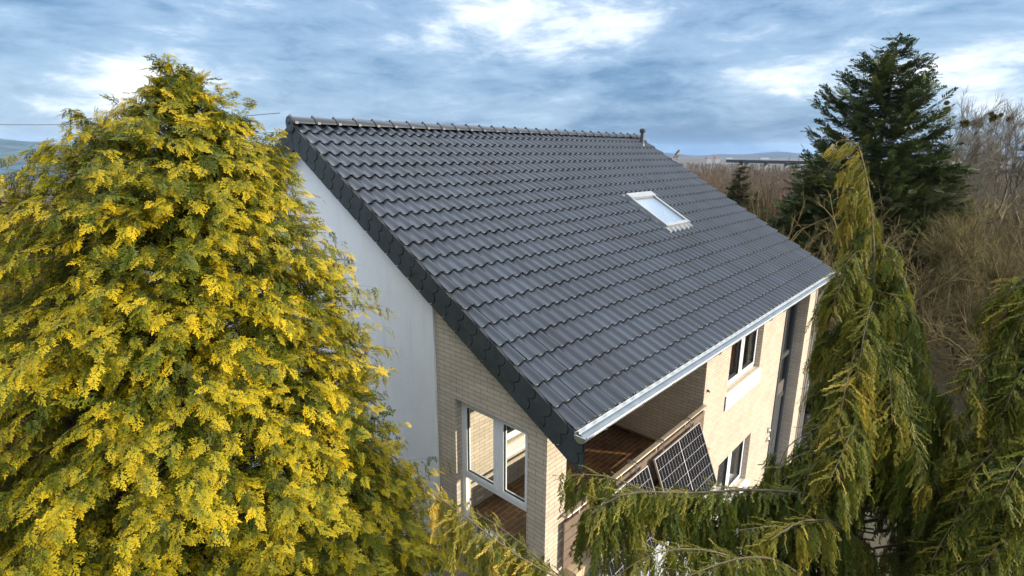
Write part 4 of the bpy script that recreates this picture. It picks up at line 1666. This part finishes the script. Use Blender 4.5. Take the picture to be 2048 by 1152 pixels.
wbough([(1748, 1270, 6), (1400, 1260, 4.8), (1200, 1200, 4.4), (1110, 1160, 4.3), (1065, 1110, 4.3), (1030, 1065, 4.3), (990, 1035, 4.3), (945, 1022, 4.3)], 170, .2, .4, -.08, r0=.012, r1=.003, start=.35)
wbough([(1748, 1200, 6), (1600, 1200, 5.2), (1500, 1125, 4.6), (1420, 1098, 4.3), (1340, 1092, 4.2), (1280, 1110, 4.1), (1235, 1150, 4.1)], 210, .22, .5, .05, r0=.014, r1=.003)
wbough([(1748, 1190, 6), (1640, 1180, 5.2), (1560, 1120, 4.6), (1500, 1110, 4.2), (1420, 1130, 4.0), (1360, 1160, 3.9)], 190, .22, .5, .02, r0=.012, r1=.003)
wbough([(1748, 1000, 6), (1660, 960, 5.7), (1600, 945, 5.6), (1560, 960, 5.5), (1530, 985, 5.5)], 60, .25, .5, -.16, r0=.012, r1=.003)
wbough([(1748, 950, 6), (1680, 900, 5.6), (1620, 900, 5.5), (1570, 925, 5.4), (1548, 950, 5.4)], 60, .25, .5, -.12, r0=.012, r1=.003)
wbough([(1748, 1120, 6), (1650, 1070, 5.2), (1560, 1050, 4.8), (1480, 1060, 4.6)], 80, .3, .6, -.05, r0=.012, r1=.003)
wbough([(1748, 1100, 6), (1660, 1040, 5.0), (1600, 1040, 4.5), (1540, 1080, 4.3)], 80, .3, .6, .06, r0=.012, r1=.003)
V, F, T = scatter(witems, STRAND)
print('weeping faces', len(F))
np_mesh('crown', V, F, MT['weep'], wtree, tint=T)
V, F = seg_mesh(wsegs, 6)
np_mesh('limb', V, F, MT['palebark'], wtree)
b = MB()
b.tube([(wb[0], wb[1], GROUND - .1), (wb[0], wb[1], -2), tuple(leader[-1])], [.2, .13, .05], 10)
b.build('trunk', MT['bark'], wtree, smooth=True)

# second weeping cypress, nearer, at the right edge
w2items, w2segs = [], []
tb_ = at(2190, 800, 4.6)
wtree2 = empty('weeping_cypress', (tb_[0], tb_[1], GROUND), 'dark weeping cypress cut off by the right edge of the picture', 'tree')
WS = 1.0
witems, wsegs = w2items, w2segs
for pts, n, a, c, tn in (
        ([(2190, 540, 4.6), (2100, 535, 4.4), (2040, 555, 4.3), (2012, 590, 4.3), (2008, 620, 4.3)], 60, .25, .5, -.08),
        ([(2190, 560, 4.6), (2120, 560, 4.2), (2070, 590, 4.1), (2045, 640, 4.1)], 50, .3, .6, -.1),
        ([(2190, 660, 4.6), (2080, 640, 4.4), (2020, 690, 4.3), (1965, 715, 4.3), (1930, 760, 4.3), (1912, 850, 4.3)], 70, .2, .5, .04),
        ([(2190, 700, 4.6), (2100, 690, 4.2), (2040, 740, 4.1), (2010, 820, 4.1)], 60, .3, .6, -.06),
        ([(2190, 800, 4.6), (2090, 780, 4.3), (2030, 790, 4.2), (1995, 830, 4.2), (1975, 910, 4.2)], 70, .3, .6, .02),
        ([(2190, 880, 4.6), (2080, 860, 4.3), (2000, 890, 4.2), (1940, 950, 4.1), (1910, 1030, 4.1)], 80, .3, .6, -.04),
        ([(2190, 900, 4.6), (2100, 880, 4.0), (2040, 920, 3.8), (2000, 1000, 3.7)], 70, .3, .6, -.1),
        ([(2190, 980, 4.6), (2080, 950, 4.2), (1980, 980, 4.1), (1900, 1050, 4.0), (1860, 1130, 4.0)], 90, .3, .6, -.05),
        ([(2190, 1060, 4.6), (2090, 1010, 4.1), (2020, 1050, 3.9), (1960, 1140, 3.8)], 80, .3, .6, -.12),
        ([(2190, 1150, 4.6), (2060, 1090, 4.1), (1940, 1120, 3.9), (1850, 1200, 3.8)], 80, .3, .6, -.1),
        ([(2190, 1200, 4.6), (2060, 1150, 4.0), (1960, 1200, 3.8)], 70, .3, .6, -.1)):
    wbough(pts, int(n * 1.6), a, c, tn, r0=.0048, r1=.002)
V, F, T = scatter(w2items, STRAND)
np_mesh('crown', V, F, MT['weep'], wtree2, tint=T)
V, F = seg_mesh(w2segs, 5)
np_mesh('limb', V, F, MT['palebark'], wtree2)
b = MB()
b.tube([(tb_[0], tb_[1], GROUND - .1), (tb_[0], tb_[1], 0), (tb_[0], tb_[1], 3.0)], [.2, .12, .03], 10)
b.build('trunk', MT['bark'], wtree2, smooth=True)


# ================================================================== FIRS
def fir(name, px, pytop, D, prof, label, mat, ntier, seed, size=.45, asym=1.0, lift=.28, per=8, base=None, group=None, cat='tree', droop=.10):
    p0 = at(px, pytop, D)
    x, y = p0[0], p0[1]
    gr = float(terrain_h(x, y)) if base is None else base
    ztop = z_at(pytop, x, y)
    e_ = empty(name, (x, y, gr), label, cat, group)
    py_, pr_ = zip(*prof)
    zz = np.array([z_at(v, x, y) for v in py_])
    rr = np.array(pr_) / FPX * D
    it, sg_ = [], []
    r = np.random.default_rng(seed)
    for k in range(ntier):
        t = (k + .2) / ntier
        z = ztop - (ztop - max(gr + 1.0, zz[-1])) * t
        Rm = float(np.interp(-z, -zz, rr))
        nb = per if k > 3 else 5
        for q_ in range(nb):
            ph = 2 * PI * (q_ + r.random() * .7) / nb + k * 1.3
            Rr = Rm * r.uniform(.62, 1.06)
            u = np.array([math.cos(ph), math.sin(ph), 0])
            Rr *= 1 + (asym - 1) * max(0, float(np.dot(u, CR)))
            c = np.array([x, y, z + r.normal(0, .12)])
            b0, b2 = c, c + u * Rr + np.array([0, 0, lift * Rr * r.uniform(.4, 1.3)])
            b1 = c + u * Rr * .55 - np.array([0, 0, droop * Rr])
            for t0, t1 in ((0, .5), (.5, 1)):
                sg_.append((*bez(b0, b1, b2, t0), *bez(b0, b1, b2, t1), .035 * (1.1 - t0), .035 * (1.1 - t1)))
            ns = max(5, int(Rr / size * 7))
            for s_ in range(ns):
                tt = .12 + .88 * (s_ + r.random()) / ns
                p = bez(b0, b1, b2, tt)
                tan = norm(bez(b0, b1, b2, min(1, tt + .03)) - bez(b0, b1, b2, tt - .03))
                sd = norm(np.cross(tan, (0, 0, 1))) * r.choice((-1, 1))
                d = tan * r.uniform(.4, 1) + sd * r.uniform(.1, .9) + np.array([0, 0, r.uniform(-.5, .35)])
                it.append((p + r.normal(0, .04, 3), d, np.array([0, 0, 1]) + r.normal(0, .4, 3), size * r.uniform(.7, 1.3), r.uniform(-.2, .2) + .15 * tt, r.uniform(.4, .8)))
    V, F, T = scatter(it, NEEDLE)
    np_mesh('crown', V, F, mat, e_, tint=T)
    V, F = seg_mesh(sg_, 4)
    np_mesh('limb', V, F, MT['bark'], e_)
    b = MB()
    b.tube([(x, y, gr - .2), (x, y, (gr + ztop) / 2), (x, y, ztop - .1)], [.28 * D / 25, .16 * D / 25, .02], 8)
    b.build('trunk', MT['bark'], e_)
    return e_


fir('dark_fir', 1795, 82, 25, [(82, 3), (110, 45), (140, 78), (200, 112), (260, 140), (330, 150), (420, 150), (520, 165), (640, 160), (760, 140)],
    'tall dark green fir rising above the skyline at the right', MT['fir'], 36, 5, .52, lift=.36, per=8, asym=.62)
fir('dark_fir', 1650, 318, 24, [(318, 3), (350, 35), (400, 62), (460, 75), (560, 80), (680, 70)],
    'lower dark evergreen standing left of the tall fir', MT['fir'], 24, 8, .6, lift=.2, per=9)
fir('dark_fir', 1868, 270, 26, [(270, 3), (300, 40), (360, 68), (440, 82), (520, 90), (640, 70)],
    'dark evergreen crowded against the right side of the tall fir', MT['fir'], 24, 9, .6, lift=.05, per=9)
fir('small_fir', 1482, 338, 34, [(338, 2), (370, 14), (410, 26), (450, 34), (520, 40)], 'small olive conifer with pointed top beyond the roof verge', MT['smallfir'], 22, 3, .45, lift=.25, per=8)
fir('small_fir', 1512, 395, 33, [(395, 2), (425, 18), (460, 28), (520, 32)], 'short olive conifer on the right of the pointed one', MT['smallfir'], 14, 4, .42, lift=.2, per=7)
fir('small_fir', 1455, 385, 36, [(385, 2), (420, 18), (470, 28), (520, 30)], 'short dark conifer half hidden by the roof verge', MT['smallfir'], 12, 14, .42, lift=.2, per=7)
fir('young_spruce', 1578, 392, 30, [(392, 2), (415, 9), (440, 13), (470, 14)], 'young blue-green spruce before the red shrub', MT['bluefir'], 12, 6, .3, lift=.1, per=6)
fir('blue_shrub', 1612, 805, 16.5, [(805, 8), (815, 32), (850, 40), (900, 36)], 'low blue-green conifer shrub beside the downpipe', MT['bluefir'], 8, 7, .35, lift=.3, per=9, base=GROUND, cat='shrub')


# ================================================================== BARE TREES
def grow(p, d, L, r, depth, segs, rr, up=.12, spread=.5, kids=(2, 3), shrink=.72, wob=.12, nsub=3):
    q_ = np.array(p, float)
    dd = norm(d)
    for k in range(nsub):
        d2 = norm(dd + rr.normal(0, wob, 3) + np.array([0, 0, up * .5]))
        q2 = q_ + d2 * L / nsub
        ra, rb = r * (1 - .35 * k / nsub), r * (1 - .35 * (k + 1) / nsub)
        segs.append((*q_, *q2, ra, rb))
        q_, dd = q2, d2
        if depth > 0 and k < nsub - 1 and rr.random() < .75:
            a = norm(np.cross(dd, rr.normal(0, 1, 3)))
            grow(q_, dd * .75 + a * spread * 1.1, L * shrink * rr.uniform(.55, .9), rb * .55, depth - 1, segs, rr, up, spread, kids, shrink, wob, max(2, nsub - 1))
    if depth > 0:
        for k in range(rr.integers(kids[0], kids[1] + 1)):
            a = norm(np.cross(dd, rr.normal(0, 1, 3)))
            grow(q_, dd + a * spread * rr.uniform(.6, 1.3), L * shrink * rr.uniform(.75, 1.1), r * .6, depth - 1, segs, rr, up, spread, kids, shrink, wob, max(2, nsub - 1))


def twig_mass(segs, rr, n, length, rad, droop=0.0):
    """fine twigs off the thin ends"""
    S = np.array(segs)
    thin = S[S[:, 7] < np.quantile(S[:, 7], .6)]
    pick = thin[rr.integers(0, len(thin), n)]
    t = rr.random((n, 1))
    p = pick[:, 0:3] * (1 - t) + pick[:, 3:6] * t
    d = norm(norm(pick[:, 3:6] - pick[:, 0:3]) + rr.normal(0, .5, (n, 3)) + np.array([0, 0, .15 - droop]))
    L = length * rr.uniform(.4, 1.2, (n, 1))
    return np.concatenate([p, p + d * L, np.full((n, 1), rad), np.full((n, 1), rad * .4)], 1)


def bare_tree(name, px, pytop, D, label, mat, seed, depth=4, spread=.42, trunk=.16, group=None, pybase=None, mist=(), lean=0, twigs=1500, tw=.5, trad=.008, up=.14, stems=1, cat='tree', h0=.30, kids=(2, 3), nk=2):
    p0 = at(px, pytop, D)
    x, y = p0[0], p0[1]
    gr = float(terrain_h(x, y))
    ztop = z_at(pytop, x, y)
    H = ztop - gr
    rr = np.random.default_rng(seed)
    segs = []
    for s_ in range(stems):
        o_ = rr.normal(0, .25, 3) * (stems > 1)
        grow((x + o_[0], y + o_[1], gr - .1), np.array([lean + o_[0] * .9, o_[1] * .9, 1]), H * h0, trunk / (1 if stems == 1 else 1.6), depth, segs, rr, up, spread, kids=kids)
    S = np.array(segs)
    # scale the crown to the height wanted
    top = np.quantile(np.maximum(S[:, 2], S[:, 5]), .995)
    k = H / (top - gr)
    for c in (2, 5):
        S[:, c] = gr - .1 + (S[:, c] - gr + .1) * k
    e_ = empty(name, (x, y, gr), label, cat, group)
    big = S[S[:, 6] > trunk * .22]
    small = S[S[:, 6] <= trunk * .22]
    V, F = seg_mesh(big, 6)
    np_mesh('trunk', V, F, mat, e_)
    tws = twig_mass(S, rr, twigs, tw, trad)
    V, F = seg_mesh(np.concatenate([small, tws]), 3)
    np_mesh('twigs', V, F, mat, e_)
    for mx, my, mr_ in mist:
        c = at(mx, my, D)
        n = 260
        dv = norm(rr.normal(0, 1, (n, 3)))
        R0 = mr_ / FPX * D
        b0 = c + dv * R0 * .15
        b1 = c + dv * R0 * rr.uniform(.7, 1.1, (n, 1)) + rr.normal(0, R0 * .12, (n, 3))
        V, F = seg_mesh(np.concatenate([b0, b1, np.full((n, 1), .016), np.full((n, 1), .030)], 1), 3)
        np_mesh('mistletoe', V, F, MT['mistle'], e_)
    return e_


bare_tree('bare_poplar', 1905, 196, 38, 'bare tree with mistletoe close to the tall dark fir', MT['twig'], 21, depth=5, spread=.48, trunk=.15, up=.10, group='bare trees along the right edge', mist=((1894, 219, 6), (1893, 206, 4.5), (1930, 247, 8)), twigs=3800, tw=.75, trad=.007)
bare_tree('bare_poplar', 1965, 205, 40, 'bare tree with three clustered mistletoe balls, second from the tall fir', MT['twig'], 22, depth=5, spread=.50, trunk=.15, up=.10, group='bare trees along the right edge', mist=((1948, 246, 6), (1960, 240, 4), (1958, 250, 6)), twigs=3800, tw=.75, trad=.007)
bare_tree('bare_poplar', 2030, 208, 39, 'bare spreading tree with a row of mistletoe at the right edge', MT['twig'], 23, depth=5, spread=.52, trunk=.15, up=.10, group='bare trees along the right edge', mist=((1988, 236, 8), (2002, 230, 4), (2020, 238, 6), (1983, 228, 4)), twigs=3800, tw=.75, trad=.007)
bare_tree('bare_poplar', 2085, 225, 36, 'bare tree mostly outside the right edge of the picture', MT['twig'], 24, depth=5, spread=.52, trunk=.15, up=.10, group='bare trees along the right edge', twigs=3800, tw=.75, trad=.007)
bare_tree('bare_poplar', 1935, 215, 43, 'slender bare tree behind the mistletoe trees, without mistletoe', MT['twig'], 41, depth=5, spread=.50, trunk=.15, up=.10, group='bare trees along the right edge', twigs=3800, tw=.8, trad=.008)
bare_tree('bare_poplar', 2005, 200, 45, 'tall bare tree behind the row of mistletoe, farthest back', MT['twig'], 42, depth=5, spread=.50, trunk=.15, up=.10, group='bare trees along the right edge', twigs=3800, tw=.8, trad=.008)
bare_tree('mossy_bare_tree', 1985, 330, 26, 'mossy bare tree spreading behind the right-hand weeping cypress', MT['mosstwig'], 25, depth=4, spread=.5, trunk=.16, twigs=2600, tw=.8, trad=.008, group='mossy bare trees at the right', kids=(2, 3))
bare_tree('mossy_bare_tree', 1905, 430, 21, 'mossy bare tree between the fir and the weeping cypress', MT['mosstwig'], 26, depth=4, spread=.5, trunk=.12, twigs=2600, tw=.7, trad=.007, group='mossy bare trees at the right', stems=2)
bare_tree('mossy_bare_tree', 2060, 400, 20, 'mossy bare tree on the right picture edge', MT['mosstwig'], 27, depth=4, spread=.5, trunk=.12, twigs=2600, tw=.7, trad=.007, group='mossy bare trees at the right', stems=2)
bare_tree('bare_sapling', 1611, 395, 19, 'thin straight bare sapling by the right roof corner', MT['mosstwig'], 31, depth=3, spread=.45, trunk=.05, twigs=350, tw=.45, trad=.006, group='bare saplings behind the house')
bare_tree('bare_sapling', 1668, 400, 18, 'forked mossy sapling in front of the lower dark evergreen', MT['mosstwig'], 32, depth=3, spread=.55, trunk=.075, twigs=500, tw=.5, trad=.006, group='bare saplings behind the house')
bare_tree('bare_sapling', 1700, 455, 17, 'low spreading mossy sapling just left of the weeping cypress', MT['mosstwig'], 33, depth=3, spread=.65, trunk=.06, twigs=600, tw=.5, trad=.006, group='bare saplings behind the house', stems=2)
bare_tree('bare_sapling', 1640, 470, 16.5, 'twiggy yellowish sapling behind the gutter end', MT['mosstwig'], 34, depth=3, spread=.6, trunk=.05, twigs=700, tw=.5, trad=.006, group='bare saplings behind the house', stems=2)
bare_tree('red_shrub', 1590, 408, 36, 'reddish bare shrub beyond the roof', MT['redtwig'], 35, depth=4, spread=.6, trunk=.05, twigs=4200, tw=.9, trad=.012, stems=5, cat='shrub', h0=.4)
bare_tree('red_shrub', 1560, 430, 37, 'smaller reddish-brown bare shrub left of the red one', MT['redtwig'], 36, depth=4, spread=.6, trunk=.05, twigs=2600, tw=.8, trad=.012, stems=4, cat='shrub', h0=.4)


# ---- woodland beyond the roof: a mass nobody could count
def wood(name, n, dmin, dmax, az0, az1, hmin, hmax, mat, seed, per=60, rad=.016, label=None, spread=.23, cap=False, kcap=.0187):
    rr = np.random.default_rng(seed)
    out = []
    for k in range(n):
        a = R(rr.uniform(az0, az1))
        d = dmin + (dmax - dmin) * rr.random() ** 1.2
        x, y = CAM[0] + d * math.sin(a), CAM[1] + d * math.cos(a)
        if -1.5 < x - .65 * (.55 - y) < 12.5 and y < .6 and d < 34:
            continue               # trees left out along the sun's path so the house front stays lit
        g_ = float(terrain_h(x, y))
        H = rr.uniform(hmin, hmax)
        if cap:
            H = max(2.0, (2.6 - kcap * d - g_) * rr.uniform(.72, 1.0))
        r_ = rad * max(1, d / 60)
        out.append(np.array([[x, y, g_, x, y, g_ + H * .8, r_ * 3.2, r_ * 1.2]]))
        t = rr.uniform(.15, .8, (per, 1))
        b0 = np.array([x, y, g_]) + np.array([0, 0, 1]) * t * H
        ph = rr.uniform(0, 2 * PI, (per, 1))
        L = H * spread * rr.uniform(.5, 1.2, (per, 1)) * (1.15 - .55 * t)
        dv = np.concatenate([np.cos(ph) * .55, np.sin(ph) * .55, rr.uniform(.5, 1.1, (per, 1))], 1)
        m_ = b0 + dv * L
        out.append(np.concatenate([b0, m_, np.full((per, 1), r_ * 1.1), np.full((per, 1), r_ * .6)], 1))
        for q_ in range(3):
            d3 = norm(dv + rr.normal(0, .5, (per, 3)))
            s0_ = b0 + (m_ - b0) * rr.uniform(.3, 1, (per, 1))
            out.append(np.concatenate([s0_, s0_ + d3 * L * .6, np.full((per, 1), r_ * .6), np.full((per, 1), r_ * .3)], 1))
    V, F = seg_mesh(np.concatenate(out), 3)
    o = np_mesh(name, V, F, mat)
    tag(o, label, 'woodland', kind='stuff')
    print(name, len(F))


MT['woodbrown'] = plain('brown_grey_winter_wood', (.115, .080, .052), .9, var=.3, scale=.15)
MT['woodmoss'] = plain('olive_winter_scrub', (.105, .074, .024), .9, var=.4, scale=.3)
wood('bare_woodland', 1100, 55, 390, 56, 96, 8, 15, MT['woodbrown'], 51, label='brown leafless wood stretching from behind the roof to the horizon', cap=True)
wood('bare_woodland', 800, 380, 1050, 58, 96, 8, 15, MT['woodbrown'], 61, per=16, rad=.012, label='farthest brown leafless wood around the road bridge', cap=True, kcap=.0158)


def thicket(name, n, dmin, dmax, az0, az1, hmin, hmax, mat, seed, label, thick=1.0):
    rr = np.random.default_rng(seed)
    kinds = []
    for k in range(7):
        sg_ = []
        for st in range(3):
            o_ = rr.normal(0, .12, 2)
            grow((o_[0], o_[1], 0), (o_[0] * 2.2, o_[1] * 2.2, 1), .34, .011, 3, sg_, rr, .05, .62, (1, 3), .72, .2, 3)
        S = np.array(sg_)
        S = np.concatenate([S, twig_mass(S, rr, 260, .16, .0022)])
        S[:, [2, 5]] /= np.quantile(S[:, 5], .98)
        kinds.append(S)
    out = []
    for k in range(n):
        a = R(rr.uniform(az0, az1))
        d = dmin + (dmax - dmin) * rr.random() ** 1.1
        x, y = CAM[0] + d * math.sin(a), CAM[1] + d * math.cos(a)
        if -1.5 < x - .65 * (.55 - y) < 12.5 and y < .6 and d < 34:
            continue                   # gap shaped along the sun's path so light reaches the house front
        if -1 < x < 12 and -1 < y < 13:
            continue
        q_ = np.array([x, y, GROUND]) - CAM
        px_ = 1024 + FPX * np.dot(q_, CR) / max(.1, np.dot(q_, CF))
        if 1560 < px_ < 1945 and d < 29:
            continue                   # open ground in front of the firs
        H = rr.uniform(hmin, hmax)
        S = kinds[rr.integers(0, len(kinds))].copy()
        w = rr.uniform(0, 2 * PI)
        c_, s_ = math.cos(w), math.sin(w)
        wd = H * rr.uniform(.8, 1.25)
        for i0 in (0, 3):
            X_, Y_ = S[:, i0].copy(), S[:, i0 + 1].copy()
            S[:, i0] = x + wd * (c_ * X_ - s_ * Y_)
            S[:, i0 + 1] = y + wd * (s_ * X_ + c_ * Y_)
            S[:, i0 + 2] = float(terrain_h(x, y)) + S[:, i0 + 2] * H
        S[:, 6:8] = np.maximum(S[:, 6:8] * H * thick, .0028 * max(1, d / 16))
        out.append(S)
    V, F = seg_mesh(np.concatenate(out), 3)
    o = np_mesh(name, V, F, mat)
    tag(o, label, 'woodland', kind='stuff')
    print(name, len(F))


thicket('bare_thicket', 300, 20, 62, 60, 100, 3.0, 6.5, MT['woodmoss'], 52, 'olive-brown leafless thicket below the firs')
thicket('bare_scrub', 190, 13.0, 30, 74, 108, 2.0, 4.8, MT['woodmoss'], 53, 'mossy leafless scrub behind the weeping cypress')

# ================================================================== POWER LINES AND POLE
pole_p = at(80, 346, 60)
pl = empty('power_pole', (pole_p[0], pole_p[1], float(terrain_h(pole_p[0], pole_p[1]))), 'thin wooden power pole on the left above the olive cypresses', 'pole')
b = MB()
b.tube([(pole_p[0], pole_p[1], float(terrain_h(pole_p[0], pole_p[1]))), pole_p], [.14, .1], 8)
b.build('mast', MT['bark'], pl)
b = MB()
b.obox(pole_p - np.array([0, 0, .5]), CR, np.cross(CR, Z), Z, (-.8, .8), (-.05, .05), (-.05, .05))
b.build('crossarm', MT['bark'], pl)


def cable(pts, r, label):
    P0, P1 = (at(*q_) for q_ in pts)
    n = 16
    path = [P0 * (1 - t) + P1 * t - np.array([0, 0, 4 * .25 * t * (1 - t)]) for t in np.linspace(0, 1, n)]
    b = MB()
    b.tube(path, r, 5)
    o = b.build('power_line', MT['anth'], origin=P0)
    tag(o, label, 'cable', 'power lines over the golden cypress')


cable(((-200, 242, 22), (560, 226, 18)), .011, 'single upper power line running behind the golden cypress at left')
cable(((-200, 277, 30), (556, 264, 18)), .010, 'lower power line entering behind the golden cypress, upper of the close pair')
cable(((-200, 281, 31), (556, 268, 18)), .010, 'lowest power line of the close pair behind the golden cypress')

# ---- a dark bird on the right-hand verge
bp = rp(LEN - .02, 15.6 * ROW, .02)
b = MB()
b.tube([bp + np.array([-.12, 0, .10]), bp + np.array([-.05, 0, .14]), bp + np.array([.03, 0, .19]), bp + np.array([.08, 0, .25]), bp + np.array([.11, 0, .28]), bp + np.array([.15, 0, .275])], [.012, .05, .065, .045, .035, .006], 8)
b.tube([bp + np.array([-.20, 0, .08]), bp + np.array([-.08, 0, .12])], [.02, .03], 6)
b.tube([bp + np.array([0, .02, 0]), bp + np.array([0, .02, .15])], .006, 5)
b.tube([bp + np.array([0, -.02, 0]), bp + np.array([0, -.02, .15])], .006, 5)
tag(b.build('crow', plain('black_feather', (.012, .012, .014), .5), origin=bp, smooth=True), 'black bird perched on the right edge of the tiled roof', 'bird')


# ================================================================== AIR
hz = MB()
hz.box(-4500, 7000, -4500, 7000, -80, 90)
hm = bpy.data.materials.new('blue_air')
hm.use_nodes = True
hn = hm.node_tree
hn.nodes.clear()
pv = hn.nodes.new('ShaderNodeVolumePrincipled')
pv.inputs['Color'].default_value = (.42, .66, 1.0, 1)
pv.inputs['Density'].default_value = .00007
pv.inputs['Anisotropy'].default_value = .1
ho = hn.nodes.new('ShaderNodeOutputMaterial')
hn.links.new(pv.outputs[0], ho.inputs['Volume'])
tag(hz.build('haze', hm, origin=(0, 0, -80)), kind='stuff')
